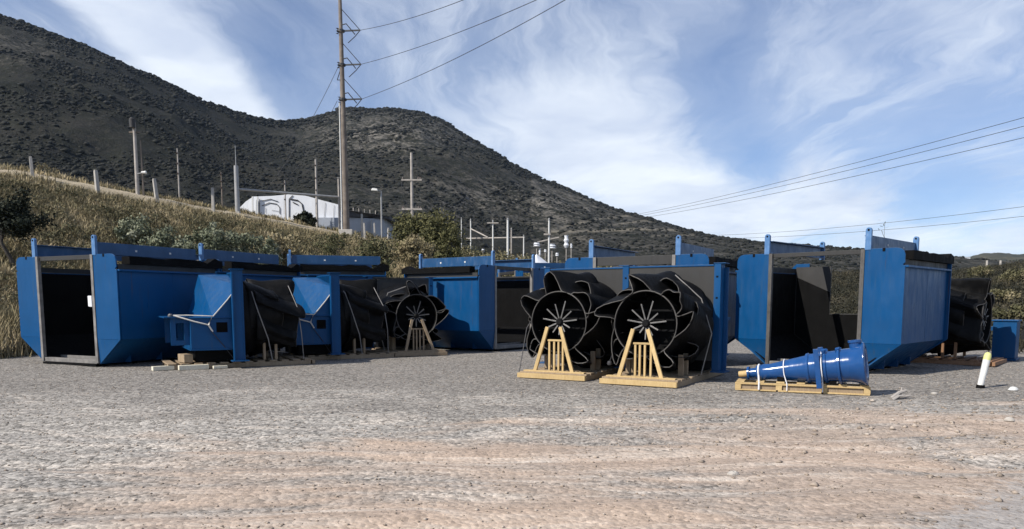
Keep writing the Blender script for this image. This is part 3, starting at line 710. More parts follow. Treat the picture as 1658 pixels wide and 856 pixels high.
# ------------------------------------------------------------------ black rotor units on their pallets
def make_unit(label, loc, rz, hood=True, plate='grey_plate', seed=1, group='black finned rotors with blue mounting plates', open_end=True):
    """local y runs from the open rotor end to the mounting plate and on to the hood"""
    th = thing('rotor_machine', loc, rz, label, 'machine', group)
    g = np.random.default_rng(seed); ZC, Y0, Y1, YP = 1.03, .30, 1.34, 1.52
    O = Vector((0, 0, ZC))
    # drum: outer and inner wall in one lathe, open at the front
    m = MB(); m.lathe([(Y1, .80), (1.18, .72), (.95, .64), (.6, .585), (Y0, .565), (Y0, .535), (.6, .53), (1.0, .53), (1.1, .53), (1.1, .001)], O, (0, 1, 0), 48)
    drum = m.build('drum', 'black_shell', th, smooth=True)
    m = MB(); k = np.linspace(0, 2 * math.pi, 49)
    m.tube([(math.cos(a) * .552, Y0 - .004, ZC + math.sin(a) * .552) for a in k], .010, 6, False); m.build('rim', 'trim_edge', drum, smooth=True)
    for a in (30, 62, 95, 128, 155, 200, 235, 270, 305, 340):
        m = MB(); ca, sa = math.cos(R(a)), math.sin(R(a))
        m.bar((ca * .50, .42, ZC + sa * .50), (ca * .50, 1.08, ZC + sa * .50), .012, .06, up=(ca, 0, sa)); m.build('inner_rib', 'black_shell', drum)
    # fins: hollow scoops that lean round the drum and run back into it
    PROF = [lambda e: max(0, math.exp(-(abs(e) / .42) ** 2.6) * 1.03 - .03) , lambda e: (1 - abs(e)) ** .62 if abs(e) < 1 else 0, lambda e: max(0, math.exp(-((e - .15) / .5) ** 2) * 1.08 - .09) * (1 - abs(e) ** 6)]
    angs = [97, 40, -12, -66, -122, 205, 158]
    flaps = [(a0, 0) for a0 in angs] + [(68, 1), (5, 1), (-48, 1), (182, 1), (125, 1)]
    for q, (a0, rear) in enumerate(flaps):
        a0 += g.uniform(-5, 5); amp = (.34, .25, .30)[q % 3] * g.uniform(.8, 1.12); half = (27, 25, 29)[q % 3] * g.uniform(.85, 1.15)
        ya, yb = (Y0 - .01, 1.22) if not rear else (.66 + g.uniform(-.06, .1), 1.36)
        if rear: amp *= .95; half *= 1.15
        rows = 9; colsn = 17; vs = []; w1, w2, w3 = g.uniform(-.035, .035, 3); skew = g.uniform(-14, 14)
        for r_ in range(rows):
            tt = r_ / (rows - 1); y = ya + (yb - ya) * tt
            base = np.interp(y, [.3, .6, .95, 1.18, 1.34], [.555, .575, .63, .71, .79]); am = amp * (1 - (.45 if not rear else .75) * tt ** 1.3); tw = 26 * tt ** 1.2
            row = []
            for c in range(colsn):
                e = -1 + 2 * c / (colsn - 1); sh = PROF[q % 3](e)
                ph = R(a0 - tw + half * e * (1 + .35 * tt) + ((7, -12, 14)[q % 3] + skew) * sh)
                rr = base + am * sh + (w1 * math.sin(4 * e + q) + w2 * math.sin(9 * e + 2 * q)) * sh * (1 - tt) + .012 * math.sin(7 * tt + 5 * e + q) * sh
                row.append((rr * math.cos(ph), y + (.10 * w3 / .035 * sh + w2 * math.sin(6 * e)) * (1 - tt), ZC + rr * math.sin(ph)))
            vs.append(row)
        m = MB(); m.v = [p for row in vs for p in row]
        m.f = [(i * colsn + j, i * colsn + j + 1, (i + 1) * colsn + j + 1, (i + 1) * colsn + j) for i in range(rows - 1) for j in range(colsn - 1)]
        fin = m.build('fin', 'black_shell', th, smooth=True, solid=.016)
        m = MB(); m.tube(vs[0], .008, 6); m.build('edge_trim', 'trim_edge', fin, smooth=True)
        if q < 3:
            m = MB()
            for d in (.4, .55, .7): m.tube([vs[int(d * 8)][4], vs[int(d * 8)][12]], .008, 5)
            m.build('scoop_rib', 'black_shell', fin)
    # hub and blades
    m = MB(); m.lathe([(.30, .001), (.30, .045), (.33, .07), (.42, .07), (.46, .05), (1.1, .05)], O, (0, 1, 0), 16); hub = m.build('hub', 'black_shell', th, smooth=True)
    for k in range(11):
        a = 2 * math.pi * k / 11 + .12; ln = (.30 if k % 2 else .36) + g.uniform(-.04, .04)
        if math.sin(a) < -.2: ln *= .72
        m = MB(); d = Vector((math.cos(a), 0, math.sin(a)))
        m.bar(O + d * .06 + Vector((0, .35, 0)), O + d * ln + Vector((0, .33, 0)), .024, .008, up=(0, 1, 0)); m.build('blade', 'steel', th, .002)
    for zz in (-.12, .06, .22):
        m = MB(); w = .40; m.bar((-w, .62, ZC + zz), (w, .62, ZC + zz), .03, .012, up=(0, 1, 0)); m.build('inner_bar', 'black_shell', th)
    # mounting plate with posts each side
    m = MB(); m.box(-.80, .80, YP, YP + .014, .35, 2.02); pl = m.build('mounting_plate', plate, th)
    m = MB(); m.lathe([(YP - .01, .80), (Y1, .80)], O, (0, 1, 0), 40); m.build('plate_collar', 'black_shell', th, smooth=True)
    for s in (-1, 1):
        m = MB(); m.box(*sorted((s * .80, s * .92)), YP - .02, YP + .012, .16, 2.06); m.box(*sorted((s * .905, s * .925)), YP + .014, YP + .22, .16, 2.06)
        m.box(*sorted((s * .925, s * 1.0)), YP + .19, YP + .22, .16, 2.0)
        po = m.build('post', 'blue_paint', th, .004)
        m = MB(); m.box(*sorted((s * .79, s * 1.05)), YP - .08, YP + .26, .148, .172); m.build('foot_plate', 'blue_paint', po, .004)
        m = MB(); m.box(*sorted((s * .79, s * 1.0)), YP - .03, YP + .24, 2.062, 2.076); m.build('cap', 'blue_paint', po, .003)
        for zz in (1.82, 1.45):
            m = MB(); m.box(*sorted((s * .84, s * .875)), YP - .024, YP - .021, zz, zz + .03); m.build('slot', 'black_rubber', po)
    m = MB(); m.box(-.79, .79, YP - .015, YP + .02, 2.022, 2.05); m.build('top_rail', 'blue_paint' if hood else 'grey_plate', th, .003)
    if hood:
        y = YP + .02; X = .80
        m = MB(); m.box(-X, X, y, y + 1.0, .42, 1.05); lo = m.build('lower_hood', 'blue_paint', th, .006)
        m = MB(); m.box(-X - .03, X + .03, y, y + 1.03, 1.052, 1.068); m.build('shelf', 'blue_paint', lo, .003)
        m = MB(); m.box(-X - .02, X + .02, y, y + 1.02, .39, .418); m.build('bottom_flange', 'blue_paint', lo, .003)
        # sloping hopper above the shelf; its near (-x) side is the lower one
        a = (-X, y, 1.74); b = (-X, y + .56, 1.07); c = (-X, y, 1.07); e = (X, y + .60, 2.0); f = (X, y, 2.02); h = (X, y + .86, 1.07); k = (-.25, y, 2.02); w = (X, y, 1.07); fm = (-.25 + .5, y + .18, 2.02)
        m = MB(); i = 0
        m.v = [a, b, c, e, f, h, k, w]
        m.f = [(0, 1, 3), (1, 5, 3), (0, 3, 4), (0, 4, 6), (0, 2, 1), (3, 5, 7, 4), (2, 7, 5, 1), (0, 6, 4, 7, 2)]
        m.build('hopper', 'blue_paint', th)
        # bracket frame with a window on the outer end
        y1 = y + 1.002; y2 = y + 1.36; z0, z1 = .50, 1.06
        for s in (1, -1):
            xx = s * .62; m = MB()
            m.box(xx - .02, xx + .02, y1, y2, z0, z0 + .10); m.box(xx - .02, xx + .02, y1, y2, z1 - .10, z1); m.box(xx - .02, xx + .02, y1, y1 + .1, z0 + .1, z1 - .1); m.box(xx - .02, xx + .02, y2 - .1, y2, z0 + .1, z1 - .1)
            br = m.build('bracket', 'blue_paint', th)
        m = MB(); m.box(-.72, .72, y1 + .005, y2 + .12, z1 + .004, z1 + .03); m.build('bracket_top', 'blue_paint', br, .003)
        m = MB(); m.lathe([(0, .001), (0, .05), (.03, .055), (.06, .03), (.06, .001)], (-.55, y2 - .02, z1 + .03), (0, 0, 1), 12); m.build('bolt_head', 'steel', br, smooth=True)
        m = MB(); m.box(-X - .006, -X - .002, y + .28, y + .50, .76, .97); m.build('port', 'black_rubber', lo)
        m = MB(); m.box(-.6, .6, y + .05, y + .9, .155, .385); m.build('base_box', 'black_rubber', th)
    else:
        m = MB(); m.box(-.6, .6, YP + .03, YP + .5, .155, 1.4); m.build('rear_box', 'black_shell', th)
    return th

def make_pallet(label, loc, rz, length, w=1.32, mat='old_wood', frame=True, group='wooden pallets under the rotors', front=None, seed=0, crate=True):
    g = np.random.default_rng(seed)
    th = thing('pallet', loc, rz, label, 'pallet', group); h = w / 2
    for x in (-h + .05, 0, h - .05):
        m = MB(); m.box(x - .05, x + .05, .06, length - .02, .004, .094); m.build('stringer', mat, th, .004)
    n = int(length / .24)
    me = None
    for k in range(n):
        y = .03 + k * (length - .2) / (n - 1); d = g.uniform(-.012, .012)
        o = MB().box(-h + d, h + d, y, y + .16, .096, .096 + .026 + g.uniform(0, .006)).build('board', mat, th, .004)
        o.rotation_euler = (0, 0, R(g.uniform(-.6, .6)))
    m = MB(); m.box(-h - .01, h + .01, -.035, .028, .012, .098); m.build('front_board', front or mat, th, .005)
    if frame:
        for (xa, xb) in ((-.38, -.17), (.38, .09)):
            m = MB(); m.bar((xa, .10, .13), (xb, .19, .94), .066, .042, up=(0, -1, .1)); m.build('brace_leg', front or mat, th, .004)
        for k in range(4):
            x = -.14 + .28 * k / 3 + g.uniform(-.012, .012); m = MB(); m.box(x - .018, x + .018, .20, .235, .125, .68); m.build('slat', front or mat, th, .003)
        m = MB(); m.box(-.17, .17, .192, .24, .682, .715); m.build('top_rail', front or mat, th, .003)
        m = MB(); m.box(-.6, .62, .06, .17, .124, .15); m.build('sill_board', front or mat, th, .004)
    if crate:
        for s in (-1, 1):
            for y in (.75, 1.0):
                m = MB(); m.box(s * .48 - .045, s * .48 + .045, y, y + .05, .128, g.uniform(.46, .6)); m.build('upright', mat, th, .003)
    return th

def strap(name, pts, r, mat, label, cat='strap', group=None, n=5):
    m = MB(); m.tube(pts, r, n); o = m.build(name, mat, None, smooth=True); return tag(o, label, cat, group)
def local(loc, rz, p):
    c, s = math.cos(rz), math.sin(rz); return Vector((loc[0] + c * p[0] - s * p[1], loc[1] + s * p[0] + c * p[1], loc[2] + p[2]))

UN = [  # label words, place, turn, hood
    ('black rotor with blue hood nearest the leftmost tank, tied with white rope', (-4.8, 17.2, 0), R(120), True, 3),
    ('black rotor with blue hood, second in the left row, a rope across its corner', (-3.27, 19.25, 0), R(121), True, 8),
    ('dark rotor at the right end of the left row, its open end turned right', (-2.33, 19.0, 0), R(27), False, 12),
    ('black finned rotor facing the camera, left one of the pair in the centre', (.70, 13.28, 0), R(-30), True, 5),
    ('black finned rotor facing the camera, right one of the pair beside the tall blue post', (2.09, 12.26, 0), R(-31), True, 6),
    ('black rotor far right, half hidden behind the largest tank', (10.85, 16.45, 0), R(48), False, 15)]
for lb, loc, rz, hood, sd_ in UN: make_unit(lb, loc, rz, hood, seed=sd_, plate='grey_plate')
make_pallet('long weathered pallet with two broken white ends, under the first hood on the left', (-4.8, 17.2, 0), R(120), 3.0, 1.36, 'old_wood', False, seed=1, crate=True)
make_pallet('long brown pallet under the second blue hood of the left row', (-3.27, 19.25, 0), R(121), 3.0, 1.36, 'old_wood', False, seed=2)
make_pallet('brown pallet with a grey wooden trestle at the right end of the left row', (-2.33, 19.0, 0), R(27), 2.1, 1.4, 'old_wood', True, seed=3)
make_pallet('pallet with a yellow A-frame brace under the left rotor of the centre pair', (.70, 13.28, 0), R(-30), 2.9, 1.34, 'old_wood', True, seed=4, front='new_wood')
make_pallet('pallet with a pale yellow A-frame brace under the right rotor of the centre pair', (2.09, 12.26, 0), R(-31), 2.9, 1.34, 'old_wood', True, seed=5, front='new_wood')
make_pallet('reddish pallet with thick uprights under the far right rotor', (10.85, 16.45, 0), R(48), 2.3, 1.4, 'red_wood', False, seed=6)

# broken white wood at the near end of the first pallet
loc, rz = UN[0][1], UN[0][2]
gp = 'white timber offcuts lying at the pallet end'
for k, (a, b, hh, lb) in enumerate((((-.72, 3.28, .05), (-.62, 2.85, .05), .085, 'short white timber lying left of its twin at the first pallet end'), ((-.80, 2.80, .05), (-.74, 2.22, .05), .095, 'white splintered timber at the near corner of the first pallet'), ((-.82, 2.14, .035), (-.80, 1.86, .035), .06, 'small pale splinter of timber beside the first pallet'))):
    m = MB(); m.bar(local(loc, rz, a), local(loc, rz, b), .11, hh); o = m.build('timber', 'pale_wood', None, .006); tag(o, lb, 'timber', gp)
m = MB(); m.box(-.2, .2, -.09, .09, 0, .17); p = local(loc, rz, (-.42, 2.62, .135)); o = m.build('wood_block', 'old_wood', None, .008, loc=p); o.rotation_euler = (0, 0, rz + .2); tag(o, 'brown wood block standing on the first pallet under the blue bracket', 'block')

# ropes and straps
def on_unit(i, pts): return [local(UN[i][1], UN[i][2], p) for p in pts]
YPp = 1.54
for i, lb in ((0, 'first'), (1, 'second')):
    m = MB()
    q = on_unit(i, [(-.815, YPp + .01, 1.76), (-.83, YPp + .28, 1.42), (-.845, YPp + .56, 1.10), (-.85, YPp + .78, 1.11), (-.74, YPp + 1.05, 1.12), (-.70, YPp + 1.3, 1.12)])
    m.tube(q, .013, 6)
    q = on_unit(i, [(-.845, YPp + .58, 1.10), (-.86, YPp + .66, .92), (-.86, YPp + .58, .78)]); m.tube(q, [.014, .02, .016], 6)
    q = on_unit(i, [(-.70, YPp + 1.3, 1.12), (-.86, YPp + .95, 1.0), (-.86, YPp + .66, .92)]); m.tube(q, .016, 6)
    o = m.build('rope', 'rope', None, smooth=True); tag(o, 'white rope knotted over the %s blue hood on the left' % lb, 'rope', 'white ropes on the blue hoods')
    strap('strap', on_unit(i, [(-.87, YPp + .62, .80), (-.80, YPp + .35, .45), (-.70, YPp + .12, .13)]), .009, 'dark_strap', 'dark strap hanging down the front of the %s blue hood' % lb, group='dark straps on the hoods')
    strap('strap', on_unit(i, [(-.1, 1.30, 1.86), (-.62, 1.27, 1.60), (-.85, 1.2, 1.2), (-.82, 1.0, .6), (-.70, .9, .13)]), .012, 'pale_strap', 'pale strap over the black drum beside the %s blue post' % lb, group='pale straps over the drums')
    strap('strap', on_unit(i, [(-.3, .42, 1.75), (-.78, .34, 1.25), (-.88, .3, .7), (-.70, .22, .13)]), .009, 'pale_strap', 'thin strap at the far end of the drum behind the %s blue post' % lb, group='thin straps at the drum ends')
strap('strap', on_unit(2, [(-.1, .75, 1.80), (-.62, .75, 1.62), (-.90, .8, .9), (-.72, .8, .13)]), .014, 'pale_strap', 'pale strap down the left side of the dark rotor with the grey trestle')
strap('strap', on_unit(3, [(-.55, .8, 1.45), (-.80, .55, .9), (-.68, .05, .11)]), .009, 'dark_strap', 'dark strap running down to the left corner of the left yellow-braced pallet')
strap('strap', on_unit(4, [(.25, 1.05, 1.86), (.72, 1.05, 1.45), (.90, 1.1, .85), (.72, 1.15, .13)]), .010, 'pale_strap', 'thin pale strap over the right rotor beside the tall blue post')
m = MB(); q = on_unit(4, [(-.62, .5, .60), (-.70, .45, .36)]); m.tube(q, .007, 5); e = q[-1]; m.lathe([(0, .001), (0, .04), (.03, .05), (.07, .035), (.07, .001)], e + Vector((0, 0, -.07)), (0, 0, 1), 10)
o = m.build('hanging_buckle', 'dark_strap', None, smooth=True); tag(o, 'dark buckle hanging on a cord between the two centre rotors', 'buckle')

# ------------------------------------------------------------------ blue cone on its own pallet
CL, CR = Vector((3.53, 11.66, 0)), R(-22)
def cone_pallet():
    th = thing('pallet', CL, CR, 'narrow pale pallet in front of the largest tank, under the blue cone', 'pallet'); Lp = 1.94; g = np.random.default_rng(2)
    for y in (.0, .36):
        for k, (a, b) in enumerate(((.0, .62), (.64, 1.27), (1.29, Lp))):
            m = MB(); m.box(a + .004, b - .004, y, y + .035, .008, .03); m.build('bottom_board', 'new_wood', th, .003)
        m = MB(); m.box(0, Lp, y + .002, y + .033, .105, .135); m.build('edge_board', 'new_wood', th, .003)
        for x in (.0, .61, 1.26, Lp - .09):
            m = MB(); m.box(x, x + .09, y + .004, y + .031, .031, .104); m.build('block', 'new_wood', th, .003)
        m = MB(); m.box(.092, Lp - .092, y + (.034 if y == 0 else -.02), y + (.05 if y == 0 else -.003), .012, .10); m.build('inner_board', 'old_wood', th)
    for k in range(7):
        x = .02 + k * (Lp - .16) / 6; m = MB(); m.box(x, x + .12, .0, .395, .137, .155 + .004 * g.random()); m.build('board', 'new_wood', th, .003)
cone_pallet()
def cone():
    th = thing('cone_assembly', CL, CR, 'shiny blue steel cone with bell end, tied down on the narrow pallet', 'machine part')
    o = Vector((.03, .30, .235)); e = Vector((1.80, .06, .47)); ax = (e - o).normalized()
    KL = 1.09
    def la(name, prof, mat, parent=th, n=36): 
        m = MB(); m.lathe([(d * KL, r) for d, r in prof], o, ax, n); return m.build(name, mat, parent, smooth=True)
    la('wooden_plug', [(.0, .001), (.0, .045), (.13, .05), (.13, .001)], 'new_wood')
    la('neck', [(.13, .001), (.13, .105), (.16, .105), (.16, .075), (.26, .08), (.26, .11), (.30, .115), (.33, .12), (.33, .001)], 'blue_gloss')
    la('long_cone', [(.33, .118), (.36, .128), (.45, .122), (.95, .205), (.955, .232), (.985, .238), (1.0, .225)], 'blue_gloss')
    la('barrel', [(1.0, .222), (1.18, .228), (1.19, .25), (1.22, .25), (1.23, .235), (1.36, .24), (1.37, .285), (1.40, .288), (1.41, .25), (1.52, .255)], 'blue_gloss')
    bell = la('bell_end', [(1.52, .257), (1.58, .27), (1.66, .30), (1.69, .325), (1.705, .325), (1.72, .30), (1.72, .24), (1.70, .20), (1.66, .16), (1.60, .13), (1.60, .001)], 'blue_gloss')
    la('bore', [(1.603, .12), (1.604, .001)], 'black_rubber', bell)
    up = Vector((0, 0, 1)); sd_ = ax.cross(up).normalized(); un = sd_.cross(ax).normalized()
    c = o + ax * KL * 1.60 + un * .25
    m = MB(); m.lathe([(0, .085), (.08, .085), (.085, .10), (.12, .10), (.12, .06), (.10, .06), (.10, .001)], c, un, 20); m.build('nozzle', 'blue_gloss', th, smooth=True)
    for d, r in ((1.20, .30), (1.38, .30)):
        for s in (-.45, .55):
            c = o + ax * KL * d + un * .235 * math.cos(s) + sd_ * -.235 * math.sin(s)
            m = MB(); m.lathe([(-.02, .001), (-.02, .03), (.05, .035), (.07, .03), (.07, .001)], c, (un * math.cos(s) - sd_ * math.sin(s)), 10); m.build('lug', 'blue_gloss', th, smooth=True)
    c = o + ax * KL * 1.12
    for s in (-1, 1):
        m = MB(); m.bar(c + sd_ * .255 * s - un * .30, c + sd_ * .255 * s + un * .30, .075, .022, up=ax.cross(un)); m.build('clamp_bar', 'blue_gloss', th, .004)
    for d in (.6, 1.3):
        m = MB(); p = o + ax * KL * d; m.box(p.x - .05, p.x + .05, p.y - .12, p.y + .12, .162, p.z - .09); m.build('saddle', 'black_rubber', th, .004)
    return o, ax
co_, cax = cone()
def cone_tie(d, r, w, mat, label, tail):
    rz = CR; up = Vector((0, 0, 1)); sd_ = cax.cross(up).normalized(); un = sd_.cross(cax).normalized(); c = co_ + cax * 1.09 * d; pts = []
    for k in np.linspace(-1.9, 1.9, 13): pts.append(c + un * math.cos(k) * r + sd_ * math.sin(k) * r)
    front = pts[-1] if pts[-1].y < pts[0].y else pts[0]
    P = pts if front is pts[-1] else pts[::-1]
    P = [Vector((P[0].x, .38, .15))] + P + [Vector((P[-1].x + tail, -.008, .13)), Vector((P[-1].x + tail, -.012, .03))]
    W_ = [local(CL, CR, p) for p in P]; m = MB()
    m.tube(W_, w, 6); o = m.build('tie', mat, None, smooth=True); tag(o, label, 'tie', 'ties holding the blue cone down')
cone_tie(.30, .125, .014, 'white_cloth', 'white cloth tie round the neck of the blue cone', .02)
cone_tie(.66, .172, .008, 'white_cloth', 'thin white tie round the middle of the blue cone', .05)
cone_tie(1.17, .262, .009, 'white_cloth', 'white cloth tie beside the clamp bar of the blue cone', .02)

# ------------------------------------------------------------------ small things on the right
def stake():
    th = thing('marker_post', (7.63, 12.0, 0), 0, 'leaning white marker post with yellow green rounded top', 'post'); d = Vector((.13, .05, .58)); 
    m = MB(); m.tube([(0, 0, -.05), (d.x * .05, 0, .05)], [.07, .06], 14); m.build('foot', 'black_rubber', th, smooth=True)
    m = MB(); m.tube([Vector((0, 0, .03)), d * .78], [.046, .055], 18); m.build('shaft', 'post_white', th, smooth=True)
    m = MB(); m.tube([d * .78, d * .88, d * .955, d * .985, d * 1.0], [.0555, .056, .047, .03, .01], 18); m.build('top', 'post_yellow', th, smooth=True)
stake()
def bin_box():
    p = at(1626, 583, 17.9); th = thing('steel_box', (p.x, 17.9, 0), R(-42), 'small upright blue steel box at the right edge behind the marker post', 'box')
    m = MB()
    m.box(-.24, .24, -.24, .24, .05, .93); m.build('body', 'blue_paint', th, .01)
    m = MB(); m.box(-.27, .27, -.27, .27, .934, .965); m.build('top_flange', 'blue_paint', th, .004)
    m = MB(); m.box(-.27, .27, -.27, .27, .0, .045); m.build('base_flange', 'blue_paint', th, .004)
    m = MB(); m.box(-.30, -.242, -.1, .1, .70, .80); m.build('bracket', 'blue_paint', th, .004)
bin_box()
p = at(1652, 545, 17.0); m = MB(); m.tube([p + Vector((.62 * math.cos(a) * .55 + .25, .2 * math.cos(a), .42 * math.sin(a) + .1)) for a in np.linspace(.5, math.pi + .35, 14)], .035, 8)
tag(m.build('hose', 'tyre', None, smooth=True), 'thick black hose bent in an arch at the right edge', 'hose')
def root_wood(label, loc, rz, sc_=1.):
    th = thing('driftwood', loc, rz, label, 'wood'); g = np.random.default_rng(4)
    for a, b, r0, r1 in (((-.16, 0, .01), (.12, .02, .12), .035, .018), ((-.1, .05, .02), (.16, -.02, .05), .03, .015), ((.0, .0, .04), (.1, .08, .16), .022, .008), ((-.18, -.04, .0), (.02, -.06, .06), .022, .012)):
        a, b = Vector(a), Vector(b); m_ = (a + b) / 2 + Vector(g.normal(0, .015, 3)); m = MB(); m.tube([a * sc_, m_ * sc_, b * sc_], [r0 * sc_, (r0 + r1) / 2 * sc_, r1 * sc_], 7); m.build('limb', 'pole_pale', th, smooth=True)
root_wood('pale gnarled piece of root wood lying right of the cone pallet', (5.6, 10.6, .0), .3)
def stone(label, p, s, mat='stone_pale', seed=0, group=None):
    g = np.random.default_rng(seed); m = MB(); n = 8; prof = [(-.4, .5), (-.1, .95), (.25, .9), (.5, .55), (.58, .01)]
    m.lathe([(d * s, r * s) for d, r in prof], (0, 0, .3 * s), (0, 0, 1), 9)
    m.v = [(x * (1 + g.uniform(-.18, .18)), y * .75 * (1 + g.uniform(-.18, .18)), z * (1 + g.uniform(-.1, .1))) for x, y, z in m.v]
    o = m.build('stone', mat, None, smooth=True, loc=p); tag(o, label, 'stone', group)
stone('large pale stone at the right edge beside the marker post', (at(1640, 636, 11.6).x, 11.6, 0), .075, 'post_white', 3)
stone('flat pale stone near the right edge, in front of the marker post', (at(1634, 684, 8.6).x, 8.6, 0), .06, 'stone_pale', 4)
stone('small pale stone beside the root wood', (at(1512, 641, 11.1).x, 11.1, 0), .05, 'stone_pale', 5)
stone('half buried grey stone in the lower left of the brown track', (at(1187, 770, 5.9).x, 5.9, -.01), .05, 'stone_pale', 6)
# ------------------------------------------------------------------ on the bank and behind it
def gz(x, y): return float(bank_z(np.array([x]), np.array([y]))[0])
def ground_at(u, D):
    x = (u - 829) / FPX * D * 1.0; return Vector((x, D, gz(x, D)))
def stand(u, vtop, D):
    """foot on the terrain and height of an upright whose top shows at (u, vtop)"""
    t = at(u, vtop, D); z = gz(t.x, D); return Vector((t.x, D, z)), t.z - z
FP = [(52, 262, 37.5, .13, 'leftmost, thin pale concrete fence post among tall weeds'), (157, 277, 38.5, .16, 'pale concrete fence post, second from the left on the crest'), (254, 291, 41, .16, 'leaning concrete fence post right of the tall utility pole'),
      (344, 305, 44, .14, 'pale concrete fence post between the two thin poles'), (586, 347, 50.5, .13, 'thin white fence post left of the grey wall'), (591, 362, 50, .12, 'short white stub post beside the tall lattice pole'), (628, 372, 50, .12, 'short white fence post left of the big olive bush'), (607, 362, 50.5, .11, 'thin white fence post below the street lamp')]
for k, (u, v, D, r, lb) in enumerate(FP):
    p, h = stand(u, v, D); th = thing('fence_post', p, random.uniform(0, 1.5), lb, 'fence post', 'concrete fence posts along the crest')
    h = max(h, .9); r *= .62; lean = random.uniform(-.08, .08) + (-.12 if k == 2 else 0)
    m = MB(); m.hexa([(-r, -r, -.4), (r, -r, -.4), (r, r, -.4), (-r, r, -.4), (-r * .8 + lean, -r * .8, h), (r * .8 + lean, -r * .8, h), (r * .8 + lean, r * .8, h), (-r * .8 + lean, r * .8, h)]); m.build('shaft', 'concrete', th, .02)
    m = MB(); m.box(lean - r * .7, lean + r * .7, -r * .7, r * .7, h + .003, h + .05); m.build('cap', 'concrete', th, .01)

def pole(u, vt, D, r0, r1, mat, label, cat='utility pole', name='utility_pole', group=None, extra=None):
    p, h = stand(u, vt, D); th = thing(name, p, 0, label, cat, group)
    m = MB(); m.tube([(0, 0, -.5), (0, 0, h * .5), (0, 0, h)], [r0, (r0 + r1) / 2, r1], 10); m.build('shaft', mat, th, smooth=True)
    if extra: extra(th, h)
    return th, p, h
def ex_trafo(th, h):
    m = MB(); m.lathe([(-.25, .001), (-.25, .15), (.2, .16), (.28, .08), (.28, .001)], (0, -.2, h - .1), (0, 0, 1), 12); m.build('transformer', 'dark_roof', th, smooth=True)
    m = MB(); m.bar((.0, -.05, h * .28), (.42, -.1, h * .30), .04, .04); arm = m.build('lamp_arm', 'galvanised', th)
    m = MB(); m.lathe([(0, .001), (0, .06), (.25, .09), (.3, .001)], (.32, -.1, h * .30), (1, 0, 0), 10); m.build('lamp', 'post_white', arm, smooth=True)
    m = MB(); m.tube([(.28, .1, -.4), (.24, .1, h * .75)], [.06, .04], 8); m.build('service_pipe', 'pole_wood', th, smooth=True)
    m = MB(); m.bar((-.3, 0, h - .55), (.3, 0, h - .55), .07, .07); m.build('crossarm', 'pole_wood', th)
pole(217, 197, 42, .11, .08, 'pole_pale', 'tall wooden utility pole with transformer on the left crest', extra=ex_trafo)
def ex_pins(th, h):
    for z in (.55, .72, .9):
        m = MB(); m.lathe([(0, .02), (.06, .06), (.12, .02)], (0, -.1, h * z), (0, 0, 1), 8); m.build('insulator', 'insulator', th, smooth=True)
pole(287, 240, 47, .055, .035, 'pole_pale', 'thin pole with dark clamps behind the fence on the left crest', extra=ex_pins)
pole(358, 278, 47, .05, .025, 'pole_wood', 'thin short dark pole left of the grey steel mast', extra=ex_pins)
def ex_mast(th, h):
    m = MB(); m.tube([(0, 0, h), (0, 0, h + 1.2)], [.03, .015], 6); m.build('spike', 'galvanised', th)
    m = MB(); m.box(-.14, .14, -.14, .14, -.3, .06); m.build('base', 'concrete', th)
G1, gp1, gh1 = pole(382, 268, 46.5, .15, .13, 'galvanised', 'grey steel mast with a spike, left end of the long horizontal pipe', 'mast', 'steel_mast', extra=ex_mast)
G2, gp2, gh2 = pole(548, 288, 50.3, .07, .06, 'pole_pale', 'thin pale upright at the right end of the long horizontal pipe', 'mast', 'steel_mast', extra=lambda th, h: MB().box(-.09, .09, -.09, .09, h, h + .03).build('cap', 'galvanised', th))
a, b = at(384, 306, 46.5), at(548, 319, 50.3); m = MB(); m.tube([a, b], .075, 8); tag(m.build('pipe', 'galvanised', None, smooth=True), 'long grey horizontal pipe between two uprights above the white wall', 'pipe')
a, b = at(384, 316, 46.5), at(398, 318, 47.5); 
pole(511, 258, 53, .09, .06, 'pole_pale', 'slender grey pole rising behind the white wall', extra=ex_pins)
pole(461, 292, 52, .05, .04, 'pole_pale', 'short pale pole behind the white wall, a wire on its top', extra=ex_pins)
def ex_lamp(th, h):
    m = MB(); m.bar((.05, 0, h - .02), (-.25, -.15, h + .05), .05, .05); m.build('arm', 'galvanised', th)
    m = MB(); m.hexa([(-.62, -.3, h + .0), (-.18, -.3, h - .02), (-.18, -.06, h - .02), (-.62, -.06, h), (-.55, -.27, h + .16), (-.22, -.27, h + .12), (-.22, -.09, h + .12), (-.55, -.09, h + .16)]); m.build('lamp_head', 'post_white', th, .02)
    m = MB(); m.box(-.12, .12, -.12, .12, -.2, .08); m.build('base', 'concrete', th)
pole(617, 309, 50.6, .065, .05, 'galvanised', 'grey street lamp standing beside the dark roof', 'street lamp', 'street_lamp', extra=ex_lamp)
def ex_cross(th, h):
    for z, w in ((.72, .75), (.42, .75)):
        m = MB(); m.bar((-w, -.08, h * z), (w, -.08, h * z), .10, .11); ca = m.build('crossarm', 'pole_pale', th)
        for x in (-.65, 0.5, .65):
            m = MB(); m.lathe([(0, .03), (.05, .07), (.14, .05), (.18, .001)], (x, -.08, h * z + .05), (0, 0, 1), 8); m.build('insulator', 'insulator', ca, smooth=True)
    m = MB(); m.tube([(-.7, -.05, h * .72), (-.75, -.05, h * .6), (-.3, -.05, h * .45), (-.05, -.05, h * .1)], .02, 5); m.build('lead', 'cable', th)
pole(666, 247, 56, .13, .09, 'pole_pale', 'utility pole with two crossarms above the olive bush', extra=ex_cross)

